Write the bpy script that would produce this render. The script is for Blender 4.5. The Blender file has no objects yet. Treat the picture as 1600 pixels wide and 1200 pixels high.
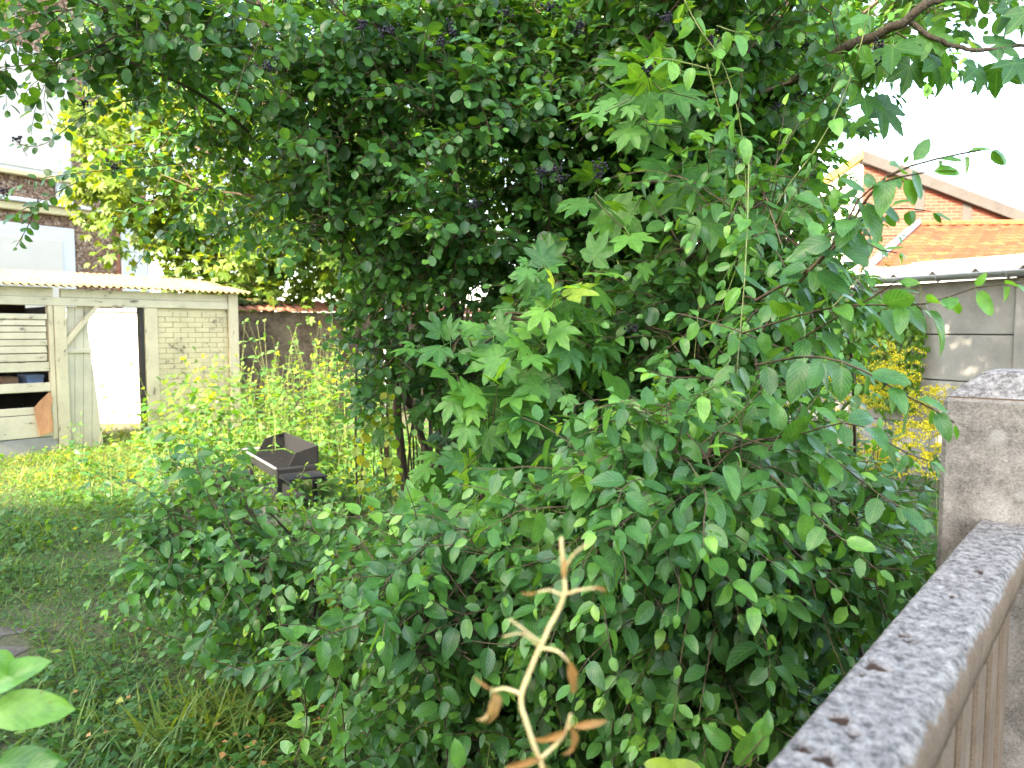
import bpy, bmesh, math, random
import numpy as np
from mathutils import Vector, Matrix

# ------------------------------------------------------------------ camera, sky, sun, exposure
sc = bpy.context.scene
F, PITCH, CAMZ = 1150.0, math.radians(4.1), 1.66        # focal length in photo pixels, downward tilt, eye height
cam_d = bpy.data.cameras.new('camera'); cam = bpy.data.objects.new('camera', cam_d)
sc.collection.objects.link(cam); sc.camera = cam
cam_d.sensor_width = 36; cam_d.lens = F / 1600 * 36
cam.location = (0, 0, CAMZ); cam.rotation_euler = (math.pi / 2 - PITCH, 0, 0)
cam_d.clip_start = .05; cam_d.clip_end = 2000
cam_d.dof.use_dof = True; cam_d.dof.focus_distance = 2.6; cam_d.dof.aperture_fstop = 4.4
SUN_EL = math.radians(35); SUN_H = np.array([-.64, -.77]); SUN_H /= np.linalg.norm(SUN_H)
world = bpy.data.worlds.new('World'); sc.world = world; world.use_nodes = True
wn = world.node_tree; bg = wn.nodes['Background']
sky = wn.nodes.new('ShaderNodeTexSky'); sky.sky_type = 'NISHITA'; sky.sun_disc = False
sky.sun_elevation = SUN_EL; sky.sun_rotation = math.atan2(SUN_H[0], SUN_H[1])
sky.air_density = 1.0; sky.dust_density = 2.5; sky.ozone_density = 1.0
wn.links.new(sky.outputs[0], bg.inputs[0]); bg.inputs[1].default_value = .15
sun_d = bpy.data.lights.new('sun', 'SUN'); sun = bpy.data.objects.new('sun', sun_d); sc.collection.objects.link(sun)
sun_d.energy = 3.0; sun_d.angle = math.radians(.53); sun_d.color = (1, .93, .80)
sdir = Vector((SUN_H[0] * math.cos(SUN_EL), SUN_H[1] * math.cos(SUN_EL), math.sin(SUN_EL)))
sun.rotation_euler = sdir.to_track_quat('Z', 'Y').to_euler(); sun.location = sdir * 60
sc.view_settings.view_transform = 'Standard'; sc.view_settings.look = 'None'
sc.view_settings.gamma = 1; sc.view_settings.exposure = 3.5
sc.view_settings.use_white_balance = True; sc.view_settings.white_balance_temperature = 7500   # camera balanced for the shade
sc.render.engine = 'CYCLES'
sc.cycles.use_denoising = True
sc.cycles.max_bounces = 8; sc.cycles.diffuse_bounces = 4; sc.cycles.glossy_bounces = 2
sc.cycles.transmission_bounces = 5; sc.cycles.transparent_max_bounces = 4
sc.cycles.caustics_reflective = False; sc.cycles.caustics_refractive = False

rng = np.random.default_rng(11); random.seed(5)
COL = sc.collection
CAM = np.array([0, 0, CAMZ])
UPV = np.array([0, 0, 1.0])

# ------------------------------------------------------------------ helpers
def ray(px, py):
    x, y = (px - 800) / F, (600 - py) / F
    c, s = math.cos(PITCH), math.sin(PITCH)
    return np.array([x, c + y * s, -s + y * c])
def at(px, py, Y):
    r = ray(px, py); return CAM + r * (Y / r[1])
def ground(px, py, z=0.0):
    r = ray(px, py); return CAM + r * ((z - CAMZ) / r[2])
def project(P):
    d = np.asarray(P) - CAM; c, s = math.cos(PITCH), math.sin(PITCH)
    dep = d[..., 1] * c - d[..., 2] * s; up = d[..., 1] * s + d[..., 2] * c
    dd = np.where(dep > .05, dep, .05)
    return 800 + F * d[..., 0] / dd, 600 - F * up / dd, dep
def nrm(v):
    v = np.asarray(v, float); return v / np.maximum(np.linalg.norm(v, axis=-1, keepdims=True), 1e-9)
OFF = {}
def tag(o, label=None, cat=None, group=None, kind=None):
    if label: o['label'] = label
    if cat: o['category'] = cat
    if group: o['group'] = group
    if kind: o['kind'] = kind
    return o
def empty(name, loc, label, cat, group=None):
    o = bpy.data.objects.new(name, None); COL.objects.link(o); o.location = loc
    o.empty_display_size = .1; OFF[o.name] = np.array(loc, float)
    return tag(o, label, cat, group)
def link(name, me, parent=None, mat=None):
    o = bpy.data.objects.new(name, me); COL.objects.link(o)
    if mat and not me.materials: me.materials.append(mat)
    if parent:
        o.parent = parent; OFF[o.name] = OFF[parent.name]
    else: OFF[o.name] = np.zeros(3)
    return o
class MB:
    def __init__(s): s.v = []; s.f = []
    def add(s, vs, fs):
        b = len(s.v); s.v += [tuple(map(float, p)) for p in vs]; s.f += [tuple(b + i for i in f) for f in fs]; return s
    def hexa(s, p):
        return s.add(p, [(0, 3, 2, 1), (4, 5, 6, 7), (0, 1, 5, 4), (1, 2, 6, 5), (2, 3, 7, 6), (3, 0, 4, 7)])
    def box(s, a, b):
        (x0, y0, z0), (x1, y1, z1) = a, b
        return s.hexa([(x0, y0, z0), (x1, y0, z0), (x1, y1, z0), (x0, y1, z0), (x0, y0, z1), (x1, y0, z1), (x1, y1, z1), (x0, y1, z1)])
    def tube(s, pts, rad, n=7, cap=True):
        pts = np.asarray(pts, float); rad = np.broadcast_to(rad, (len(pts),))
        t = nrm(np.gradient(pts, axis=0)); ref = np.array([.3, .9, .1]); vs = []
        for p, d, r in zip(pts, t, rad):
            a = nrm(np.cross(d, ref)); b = np.cross(d, a)
            for k in range(n):
                an = 2 * math.pi * k / n; vs.append(p + r * (a * math.cos(an) + b * math.sin(an)))
        fs = [(i * n + k, i * n + (k + 1) % n, (i + 1) * n + (k + 1) % n, (i + 1) * n + k) for i in range(len(pts) - 1) for k in range(n)]
        if cap: fs += [tuple(range(n - 1, -1, -1)), tuple(range((len(pts) - 1) * n, len(pts) * n))]
        return s.add(vs, fs)
    def prism(s, poly3, dvec):
        a = [np.asarray(p, float) for p in poly3]; n = len(a); b = [p + dvec for p in a]
        return s.add(a + b, [tuple(range(n - 1, -1, -1)), tuple(range(n, 2 * n))] + [(i, (i + 1) % n, n + (i + 1) % n, n + i) for i in range(n)])
    def mesh(s, name, mat, off=(0, 0, 0), bevel=0, smooth=False):
        me = bpy.data.meshes.new(name); me.from_pydata([tuple(np.array(v) - off) for v in s.v], [], s.f)
        bm = bmesh.new(); bm.from_mesh(me); bmesh.ops.recalc_face_normals(bm, faces=bm.faces[:])
        if bevel:
            bmesh.ops.bevel(bm, geom=bm.edges[:], offset=bevel, segments=1, affect='EDGES', clamp_overlap=True)
        for f in bm.faces: f.smooth = smooth
        bm.to_mesh(me); bm.free(); me.materials.append(mat); return me
    def build(s, name, mat, parent=None, bevel=0, smooth=False, **kw):
        off = OFF[parent.name] if parent else np.zeros(3)
        o = link(name, s.mesh(name, mat, off, bevel, smooth), parent)
        return tag(o, **kw)
class Frame:
    """a vertical facade: s along it, d outward, z up"""
    def __init__(f, O, u):
        f.O = np.array([O[0], O[1], 0.0]); f.u = nrm(np.array([u[0], u[1], 0.0])); f.n = np.array([f.u[1], -f.u[0], 0.0])
    def p(f, s, d, z): return f.O + f.u * s + f.n * d + UPV * z
    def px(f, x, y, d=0.0):
        r = ray(x, y); t = np.dot(f.O + f.n * d - CAM, f.n) / np.dot(r, f.n); P = CAM + r * t
        return float(np.dot(P - f.O, f.u)), float(P[2])
    def box(f, mb, s0, s1, z0, z1, d0, d1, j=0.0):
        q = [(s0, d0, z0), (s1, d0, z0), (s1, d1, z0), (s0, d1, z0), (s0, d0, z1), (s1, d0, z1), (s1, d1, z1), (s0, d1, z1)]
        return mb.hexa([f.p(a, b, c) + (rng.normal(0, j, 3) if j else 0) for a, b, c in q])

# ------------------------------------------------------------------ materials
def nt(name):
    m = bpy.data.materials.new(name); m.use_nodes = True; t = m.node_tree
    return m, t, t.nodes['Principled BSDF']
def N(t, ty, **kw):
    n = t.nodes.new(ty)
    for k, v in kw.items(): setattr(n, k, v)
    return n
def math_(t, op, a, b=None, c=None, clamp=False):
    n = N(t, 'ShaderNodeMath', operation=op, use_clamp=clamp)
    for i, v in enumerate((a, b, c)):
        if v is None: continue
        if hasattr(v, 'node'): t.links.new(v, n.inputs[i])
        else: n.inputs[i].default_value = v
    return n.outputs[0]
def ramp(t, fac, stops):
    n = N(t, 'ShaderNodeValToRGB'); e = n.color_ramp.elements
    while len(e) < len(stops): e.new(.5)
    for k, (p, c) in zip(e, stops): k.position = p; k.color = (*c, 1)
    if fac is not None: t.links.new(fac, n.inputs[0])
    return n.outputs[0]
def mixc(t, fac, a, b, mode='MIX'):
    n = N(t, 'ShaderNodeMix', data_type='RGBA', blend_type=mode)
    for i, v in ((0, fac), (6, a), (7, b)):
        if hasattr(v, 'node'): t.links.new(v, n.inputs[i])
        else: n.inputs[i].default_value = v if i == 0 else (*v, 1)
    return n.outputs[2]
def noise(t, scale, detail=4, rough=.6, vec=None, stretch=None):
    n = N(t, 'ShaderNodeTexNoise'); n.inputs['Scale'].default_value = scale
    n.inputs['Detail'].default_value = detail; n.inputs['Roughness'].default_value = rough
    if vec is None: vec = N(t, 'ShaderNodeNewGeometry').outputs['Position']
    if stretch:
        mp = N(t, 'ShaderNodeMapping'); mp.inputs['Scale'].default_value = stretch; t.links.new(vec, mp.inputs[0]); vec = mp.outputs[0]
    t.links.new(vec, n.inputs['Vector']); return n.outputs['Fac']
def bump(t, b, h, strength=.4, dist=.01):
    n = N(t, 'ShaderNodeBump'); n.inputs['Strength'].default_value = strength; n.inputs['Distance'].default_value = dist
    t.links.new(h, n.inputs['Height']); t.links.new(n.outputs[0], b.inputs['Normal'])
def surf(name, stops, scale=6, rough=.85, bumps=.4, bdist=.008, fine=60, stretch=None, spec=.3, metal=0):
    m, t, b = nt(name)
    a = noise(t, scale, 6, .65, stretch=stretch); f = noise(t, fine, 4, .7, stretch=stretch)
    fac = math_(t, 'ADD', math_(t, 'MULTIPLY', a, .65), math_(t, 'MULTIPLY', f, .35))
    t.links.new(ramp(t, fac, stops), b.inputs['Base Color'])
    b.inputs['Roughness'].default_value = rough; b.inputs['Specular IOR Level'].default_value = spec; b.inputs['Metallic'].default_value = metal
    bump(t, b, math_(t, 'ADD', math_(t, 'MULTIPLY', a, .5), f), bumps, bdist)
    return m
def leaf_mat(name, stops, veins='dog', trans=.40, rough=.36, tint=(2.3, 1.7, .40), spec=.46):
    m, t, b = nt(name)
    rnd = N(t, 'ShaderNodeAttribute', attribute_name='rnd').outputs['Fac']
    col = ramp(t, rnd, stops)
    uvn = N(t, 'ShaderNodeUVMap', uv_map='uv').outputs[0]
    sep = N(t, 'ShaderNodeSeparateXYZ'); t.links.new(uvn, sep.inputs[0]); U, V = sep.outputs[0], sep.outputs[1]
    if veins == 'dog':
        au = math_(t, 'ABSOLUTE', math_(t, 'SUBTRACT', math_(t, 'MULTIPLY', U, 2), 1))
        q = math_(t, 'MULTIPLY', math_(t, 'SUBTRACT', V, math_(t, 'MULTIPLY', au, .40)), 6.5)
        dv = math_(t, 'PINGPONG', q, .5)
        v1 = math_(t, 'SUBTRACT', 1, math_(t, 'MULTIPLY', dv, 5.0), clamp=True)
        v2 = math_(t, 'SUBTRACT', 1, math_(t, 'MULTIPLY', au, 12.0), clamp=True)
        vein = math_(t, 'MAXIMUM', v1, v2)
    elif veins == 'maple':
        ang = N(t, 'ShaderNodeMath', operation='ARCTAN2'); t.links.new(U, ang.inputs[0]); t.links.new(V, ang.inputs[1])
        r = math_(t, 'SQRT', math_(t, 'ADD', math_(t, 'MULTIPLY', U, U), math_(t, 'MULTIPLY', V, V)))
        dv = math_(t, 'PINGPONG', math_(t, 'ADD', ang.outputs[0], 8.73), .4363)
        v1 = math_(t, 'SUBTRACT', 1, math_(t, 'MULTIPLY', math_(t, 'MULTIPLY', dv, r), 42.0), clamp=True)
        side = math_(t, 'PINGPONG', math_(t, 'MULTIPLY', math_(t, 'SUBTRACT', r, math_(t, 'MULTIPLY', dv, .8)), 7), .5)
        vein = math_(t, 'MAXIMUM', v1, math_(t, 'MULTIPLY', math_(t, 'SUBTRACT', 1, math_(t, 'MULTIPLY', side, 7), clamp=True), .5))
    else: vein = None
    nz = noise(t, 45, 3, .6)
    col = mixc(t, 1.0, col, ramp(t, nz, [(.3, (.72, .76, .8)), (.7, (1.25, 1.2, 1.1))]), 'MULTIPLY')
    sp = noise(t, 110, 2, .5); blot = math_(t, 'MULTIPLY', ramp(t, sp, [(.69, (0, 0, 0)), (.73, (1, 1, 1))]), ramp(t, noise(t, 7, 2), [(.5, (0, 0, 0)), (.62, (1, 1, 1))]))
    col = mixc(t, math_(t, 'MULTIPLY', blot, .7), col, (.16, .12, .035))
    if vein is not None:
        col = mixc(t, math_(t, 'MULTIPLY', vein, .30), col, (.22, .37, .12))
        bump(t, b, vein, -.6, .004)
    t.links.new(col, b.inputs['Base Color']); b.inputs['Roughness'].default_value = rough
    b.inputs['Specular IOR Level'].default_value = spec
    tr = N(t, 'ShaderNodeBsdfTranslucent'); t.links.new(mixc(t, 1.0, col, tint, 'MULTIPLY'), tr.inputs[0])
    mx = N(t, 'ShaderNodeMixShader'); mx.inputs[0].default_value = trans
    t.links.new(b.outputs[0], mx.inputs[1]); t.links.new(tr.outputs[0], mx.inputs[2])
    t.links.new(mx.outputs[0], t.nodes['Material Output'].inputs[0])
    return m
GREEN = [(0, (.016, .074, .026)), (.35, (.030, .125, .034)), (.62, (.055, .185, .036)), (.82, (.105, .29, .05)), (.93, (.18, .38, .055)), (1, (.42, .45, .05))]
FRESH = [(0, (.026, .105, .022)), (.5, (.060, .17, .028)), (.8, (.12, .25, .035)), (1, (.30, .33, .035))]
M = {}
M['dog'] = leaf_mat('dogwood_leaf', GREEN, 'dog')
M['maple'] = leaf_mat('maple_leaf', GREEN, 'maple', trans=.45, rough=.5)
M['vine'] = leaf_mat('vine_leaf', FRESH, None, trans=.5, rough=.5)
M['weed'] = leaf_mat('weed_leaf', FRESH, None, trans=.45, rough=.55)
M['grass'] = leaf_mat('grass_blade', [(0, (.034, .095, .018)), (.5, (.075, .165, .028)), (.85, (.14, .22, .038)), (1, (.34, .31, .09))], None, trans=.4, rough=.55)
M['far'] = leaf_mat('far_leaf', [(0, (.042, .105, .012)), (.5, (.08, .165, .018)), (1, (.15, .22, .025))], None, trans=.45, rough=.55, tint=(2.0, 1.5, .4))
M['dry'] = leaf_mat('withered_leaf', [(0, (.30, .16, .05)), (.5, (.42, .24, .09)), (1, (.55, .42, .20))], None, trans=.3, rough=.7, tint=(1.3, 1.0, .6))
M['flower'] = leaf_mat('goldenrod_floret', [(0, (.52, .42, .012)), (1, (.68, .62, .04))], None, trans=.3, rough=.7, tint=(1.2, 1.1, .5))
M['bark'] = surf('bark', [(.3, (.035, .027, .018)), (.55, (.09, .072, .05)), (.75, (.16, .14, .10))], 5, .9, .8, .02, 40, stretch=(3, 3, .5))
M['twig'] = surf('twig_bark', [(.3, (.05, .035, .022)), (.7, (.13, .09, .055))], 20, .75, .2, .002)
M['greentwig'] = surf('green_twig', [(.3, (.10, .14, .04)), (.7, (.22, .24, .08))], 20, .6, .1, .002)
M['drystem'] = surf('dry_stem', [(.3, (.50, .36, .16)), (.5, (.62, .50, .24)), (.8, (.68, .58, .34))], 35, .7, .3, .002)
M['berry'] = surf('black_berry', [(.3, (.008, .008, .012)), (.7, (.025, .022, .035))], 60, .4, .0, .001, spec=.2)
def paint_mat(name, paint, wood, cut, scale, stretch):
    m, t, b = nt(name)
    pos = N(t, 'ShaderNodeNewGeometry').outputs['Position']
    a = noise(t, scale, 8, .72, pos, stretch); g = noise(t, 3, 4, .6, pos); f = noise(t, 90, 3, .6, pos, stretch)
    q = math_(t, 'ADD', math_(t, 'MULTIPLY', a, .8), math_(t, 'MULTIPLY', g, .25))
    mask = ramp(t, q, [(cut - .015, (1, 1, 1)), (cut + .015, (0, 0, 0))])
    pc = ramp(t, math_(t, 'ADD', math_(t, 'MULTIPLY', g, .6), math_(t, 'MULTIPLY', f, .4)), [(.3, tuple(c * .72 for c in paint)), (.6, paint)])
    wc = ramp(t, f, [(.3, tuple(c * .5 for c in wood)), (.7, wood)])
    t.links.new(mixc(t, mask, pc, wc), b.inputs['Base Color']); b.inputs['Roughness'].default_value = .7
    bump(t, b, math_(t, 'SUBTRACT', math_(t, 'MULTIPLY', f, .5), mask), .5, .004)
    return m
M['paint'] = paint_mat('peeling_cream_paint', (.55, .465, .30), (.15, .12, .08), .43, 16, (1, 1, .25))
M['paint_h'] = paint_mat('peeling_board_paint', (.57, .49, .335), (.17, .14, .10), .42, 16, (.3, .3, 1.6))
M['paint_b'] = paint_mat('painted_brick', (.54, .455, .265), (.17, .13, .09), .43, 14, None)
M['paint_d'] = paint_mat('worn_plank_paint', (.52, .45, .315), (.17, .14, .10), .38, 14, (1.4, 1.4, .2))
M['fibre'] = surf('fibre_cement', [(.3, (.10, .072, .036)), (.5, (.20, .145, .07)), (.62, (.27, .20, .105)), (.8, (.33, .27, .165))], 4, .9, .3, .004)
M['dark'] = surf('dark_wood', [(.3, (.02, .018, .015)), (.7, (.05, .045, .04))], 6)  # near-black brown for inner walls, linings and panes
M['rustboard'] = surf('orange_bare_board', [(.3, (.30, .13, .06)), (.6, (.48, .24, .12)), (.8, (.55, .33, .18))], 8, stretch=(1, 1, .3))
M['bluebox'] = surf('blue_card', [(.3, (.12, .18, .32)), (.7, (.20, .28, .45))], 9)
M['brownbox'] = surf('brown_card', [(.3, (.20, .12, .08)), (.7, (.30, .19, .13))], 9)
M['render'] = surf('white_render', [(.3, (.74, .73, .70)), (.7, (.82, .81, .78))], 3, .9, .2, .004)
M['oldwall'] = surf('sooty_plaster_wall', [(.34, (.022, .016, .011)), (.44, (.075, .052, .034)), (.55, (.125, .088, .055)), (.72, (.21, .165, .115))], 2.4, .95, .9, .03, 16)
M['tile'] = surf('red_roof_tile', [(.3, (.17, .06, .035)), (.55, (.30, .12, .07)), (.8, (.38, .24, .17))], 7, .85, .4, .006)
M['moss'] = surf('moss', [(.3, (.03, .045, .012)), (.6, (.07, .085, .02)), (.8, (.13, .12, .05))], 12, .95, .9, .03, 50)
M['concrete'] = surf('panel_concrete', [(.3, (.11, .108, .10)), (.5, (.19, .188, .175)), (.75, (.27, .265, .245))], 2.2, .9, .35, .004, 90)
M['zinc'] = surf('zinc', [(.3, (.20, .215, .235)), (.7, (.32, .34, .365))], 5, .42, .05, .002, metal=.7, spec=.5)
M['sheet'] = surf('pale_roof_sheet', [(.3, (.52, .45, .40)), (.6, (.68, .62, .57)), (.8, (.76, .72, .68))], 2.5, .85, .3, .004)
M['sheetend'] = surf('red_sheet_end', [(.3, (.28, .09, .08)), (.7, (.42, .17, .14))], 8)
M['orangetile'] = surf('orange_tile', [(.3, (.12, .036, .014)), (.5, (.20, .072, .028)), (.75, (.27, .14, .06))], 14, .85, .3, .006, 4)
M['ochre'] = surf('ochre_coping', [(.3, (.28, .16, .03)), (.7, (.40, .26, .07))], 5)
M['cap'] = surf('grey_cement_coping', [(.3, (.045, .040, .037)), (.7, (.08, .073, .067))], 4)
M['cream'] = surf('cream_plaster', [(.3, (.50, .46, .40)), (.7, (.58, .545, .48))], 1.5, .9, .15, .004)
M['white'] = surf('white_plaster', [(.3, (.52, .53, .54)), (.7, (.60, .61, .62))], 1.5, .9, .15, .004)
M['yellowledge'] = surf('yellow_stone_ledge', [(.3, (.52, .42, .22)), (.7, (.66, .56, .34))], 3)
def stone_mat():
    m, t, b = nt('rough_millstone')
    pos = N(t, 'ShaderNodeNewGeometry').outputs['Position']
    v = N(t, 'ShaderNodeTexVoronoi'); v.inputs['Scale'].default_value = 17; t.links.new(pos, v.inputs['Vector'])
    e = N(t, 'ShaderNodeTexVoronoi', feature='DISTANCE_TO_EDGE'); e.inputs['Scale'].default_value = 17; t.links.new(pos, e.inputs['Vector'])
    sp = N(t, 'ShaderNodeSeparateColor'); t.links.new(v.outputs['Color'], sp.inputs[0])
    c = ramp(t, sp.outputs[0], [(0, (.07, .03, .015)), (.5, (.17, .085, .045)), (.8, (.26, .16, .09)), (1, (.42, .33, .24))])
    c = mixc(t, ramp(t, e.outputs['Distance'], [(.02, (1, 1, 1)), (.06, (0, 0, 0))]), c, (.27, .19, .14))
    t.links.new(c, b.inputs['Base Color']); b.inputs['Roughness'].default_value = .95
    bump(t, b, e.outputs['Distance'], .8, .05); return m
M['stone'] = stone_mat()
def brick_mat(u):
    m, t, b = nt('red_brick_wall')
    pos = N(t, 'ShaderNodeNewGeometry').outputs['Position']
    d = N(t, 'ShaderNodeVectorMath', operation='DOT_PRODUCT'); t.links.new(pos, d.inputs[0]); d.inputs[1].default_value = (u[0], u[1], 0)
    s = N(t, 'ShaderNodeSeparateXYZ'); t.links.new(pos, s.inputs[0])
    cb = N(t, 'ShaderNodeCombineXYZ'); t.links.new(d.outputs['Value'], cb.inputs[0]); t.links.new(s.outputs[2], cb.inputs[1])
    br = N(t, 'ShaderNodeTexBrick'); t.links.new(cb.outputs[0], br.inputs['Vector'])
    br.inputs['Scale'].default_value = 1; br.inputs['Brick Width'].default_value = .21; br.inputs['Row Height'].default_value = .068
    br.inputs['Mortar Size'].default_value = .007; br.inputs['Bias'].default_value = -.2
    br.inputs['Color1'].default_value = (.15, .034, .018, 1); br.inputs['Color2'].default_value = (.21, .055, .03, 1); br.inputs['Mortar'].default_value = (.18, .10, .075, 1)
    c = mixc(t, 1.0, br.outputs['Color'], ramp(t, noise(t, 1.2, 5), [(.3, (.8, .8, .8)), (.7, (1.15, 1.1, 1.1))]), 'MULTIPLY')
    t.links.new(c, b.inputs['Base Color']); b.inputs['Roughness'].default_value = .9; bump(t, b, br.outputs['Fac'], -.5, .01); return m
def tile_mat(u, row):
    m, t, b = nt('orange_pantile')
    pos = N(t, 'ShaderNodeNewGeometry').outputs['Position']
    d = N(t, 'ShaderNodeVectorMath', operation='DOT_PRODUCT'); t.links.new(pos, d.inputs[0]); d.inputs[1].default_value = (u[0], u[1], 0)
    s = N(t, 'ShaderNodeSeparateXYZ'); t.links.new(pos, s.inputs[0])
    cb = N(t, 'ShaderNodeCombineXYZ'); t.links.new(d.outputs['Value'], cb.inputs[0]); t.links.new(s.outputs[2], cb.inputs[1])
    br = N(t, 'ShaderNodeTexBrick'); t.links.new(cb.outputs[0], br.inputs['Vector'])
    br.inputs['Scale'].default_value = 1; br.inputs['Brick Width'].default_value = .24; br.inputs['Row Height'].default_value = row
    br.inputs['Mortar Size'].default_value = row * .14; br.inputs['Mortar Smooth'].default_value = .6
    br.inputs['Color1'].default_value = (.11, .030, .012, 1); br.inputs['Color2'].default_value = (.21, .075, .03, 1); br.inputs['Mortar'].default_value = (.075, .022, .012, 1)
    c = mixc(t, 1.0, br.outputs['Color'], ramp(t, noise(t, 1.6, 5), [(.3, (.75, .75, .75)), (.7, (1.2, 1.15, 1.0))]), 'MULTIPLY')
    t.links.new(c, b.inputs['Base Color']); b.inputs['Roughness'].default_value = .9; bump(t, b, br.outputs['Fac'], -.6, .03); return m
def ground_mat():
    m, t, b = nt('garden_soil')
    a = noise(t, .8, 6, .65); f = noise(t, 28, 5, .7)
    q = math_(t, 'ADD', math_(t, 'MULTIPLY', a, .55), math_(t, 'MULTIPLY', f, .45))
    t.links.new(ramp(t, q, [(.35, (.03, .036, .014)), (.5, (.055, .06, .024)), (.62, (.10, .083, .05)), (.8, (.17, .14, .09))]), b.inputs['Base Color'])
    b.inputs['Roughness'].default_value = .95; bump(t, b, f, .8, .03); return m
M['ground'] = ground_mat()
M['path'] = surf('gravelly_path', [(.3, (.035, .031, .027)), (.5, (.08, .072, .064)), (.75, (.16, .147, .13))], 6, .95, .8, .012, 130)
M['black'] = surf('sooty_black_steel', [(.3, (.006, .006, .007)), (.65, (.015, .015, .016)), (.85, (.045, .03, .022))], 14, .75, .3, .003, spec=.25)
M['steel'] = surf('dull_grey_steel', [(.3, (.14, .14, .15)), (.7, (.26, .26, .27))], 9, .55, .1, .002, spec=.5)
M['slab'] = surf('grey_slab', [(.3, (.18, .17, .15)), (.7, (.32, .30, .27))], 5)
def rail_mat():
    m, t, b = nt('lichen_covered_concrete')
    g = N(t, 'ShaderNodeNewGeometry'); pos = g.outputs['Position']; sep = N(t, 'ShaderNodeSeparateXYZ'); t.links.new(g.outputs['Normal'], sep.inputs[0])
    a = noise(t, 9, 6, .7, pos); f = noise(t, 190, 5, .8, pos); k = noise(t, 48, 8, .8, pos)
    side = ramp(t, math_(t, 'ADD', math_(t, 'MULTIPLY', a, .5), math_(t, 'MULTIPLY', f, .5)), [(.3, (.11, .07, .045)), (.5, (.21, .145, .095)), (.72, (.31, .24, .17))])
    top = ramp(t, math_(t, 'ADD', math_(t, 'MULTIPLY', k, .75), math_(t, 'MULTIPLY', f, .25)), [(.36, (.035, .033, .030)), (.44, (.13, .123, .116)), (.51, (.28, .265, .25)), (.58, (.42, .40, .375)), (.68, (.60, .57, .535))])
    lich = math_(t, 'ADD', sep.outputs[2], math_(t, 'MULTIPLY', math_(t, 'SUBTRACT', a, .5), 1.4))
    hl = N(t, 'ShaderNodeAttribute', attribute_name='hollow').outputs['Fac']
    t.links.new(mixc(t, ramp(t, math_(t, 'ADD', hl, math_(t, 'MULTIPLY', math_(t, 'SUBTRACT', f, .5), .6)), [(.35, (0, 0, 0)), (.6, (1, 1, 1))]), mixc(t, ramp(t, lich, [(.35, (0, 0, 0)), (.6, (1, 1, 1))]), side, top), (.055, .03, .018)), b.inputs['Base Color'])
    b.inputs['Roughness'].default_value = .95; bump(t, b, math_(t, 'ADD', f, k), 1.0, .008); return m
M['rail'] = rail_mat()
def post_mat():
    m, t, b = nt('weathered_stone_post')
    g = N(t, 'ShaderNodeNewGeometry'); pos = g.outputs['Position']
    a = noise(t, 11, 7, .72, pos); f = noise(t, 170, 4, .8, pos)
    v = N(t, 'ShaderNodeTexVoronoi', feature='SMOOTH_F1'); v.inputs['Scale'].default_value = 10; t.links.new(pos, v.inputs['Vector'])
    c = ramp(t, math_(t, 'ADD', math_(t, 'MULTIPLY', a, .6), math_(t, 'MULTIPLY', f, .4)), [(.36, (.055, .049, .042)), (.47, (.17, .157, .137)), (.56, (.27, .25, .225)), (.68, (.42, .40, .365))])
    spot = ramp(t, math_(t, 'ADD', v.outputs['Distance'], math_(t, 'MULTIPLY', a, .5)), [(.36, (1, 1, 1)), (.44, (0, 0, 0))])
    t.links.new(mixc(t, math_(t, 'MULTIPLY', spot, .55), c, (.36, .36, .33)), b.inputs['Base Color'])
    b.inputs['Roughness'].default_value = .95; bump(t, b, math_(t, 'ADD', f, a), .8, .006); return m
M['post'] = post_mat()

# ------------------------------------------------------------------ ground and setting
g = MB(); g.add([(-400, -300, 0), (400, -300, 0), (400, 900, 0), (-400, 900, 0)], [(0, 1, 2, 3)])
g.build('ground', M['ground'], kind='structure')
pth = [ground(-160, 965), ground(10, 985), ground(45, 1005), ground(50, 1045), ground(0, 1095), ground(-200, 1110), np.array([-5.5, 3.0, 0]), np.array([-6, 4.4, 0])]
pp = MB(); ring = []
for i in range(len(pth)):
    a, b = pth[i], pth[(i + 1) % len(pth)]
    for k in range(6):
        q = a + (b - a) * k / 6 + np.append(rng.normal(0, .010, 2), 0); q[2] = .004; ring.append(q)
ring = [q + np.array([.10 * math.sin(i * 1.1) + .05 * math.sin(i * 2.7), .10 * math.cos(i * .9) + .05 * math.sin(i * 3.1), 0]) for i, q in enumerate(ring)]
pp.add(ring, [tuple(range(len(ring)))]); pp.build('path', M['path'], kind='structure')

# ------------------------------------------------------------------ shed
A0, A1 = at(0, 518, 9.5), at(371, 518, 11.9)
SH = Frame(A0, (A1 - A0)[:2])
S_R = SH.px(371, 518)[0]; S_L = -3.0; DEP = 1.6
def sx(x): return SH.px(x, 518)[0]
def szz(x, y): return SH.px(x, y)[1]
shed = empty('garden_shed', SH.p(S_R / 2, 0, 0), 'low cream painted shed with corrugated roof and peeling boards', 'shed')
ZH1 = szz(0, 462); ZH0 = szz(0, 475.5); ZF = szz(0, 446)
def spart(name, mat, s0, s1, z0, z1, d0, d1, parent=None, bevel=.004, j=.0015, **kw):
    return SH.box(MB(), s0, s1, z0, z1, d0, d1, j).build(name, mat, parent or shed, bevel, **kw)
spart('header_beam', M['paint_h'], S_L, sx(356), ZH0, ZH1, -.08, .03)
spart('fascia_board', M['paint_h'], S_L, sx(85), ZH1 + .003, ZF, -.06, .012)
spart('fascia_board', M['paint_h'], sx(97), sx(356), ZH1 + .003, ZF - .01, -.06, .012)
spart('corner_post', M['paint'], sx(356) + .003, S_R, 0, ZF + .01, -.10, .045)
spart('post', M['paint'], sx(84), sx(103), 0, ZH0 - .003, -.10, .04)
spart('frame_strip', M['paint'], sx(75.5), sx(83.3), .2, ZH0 - .003, -.08, .025)
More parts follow.
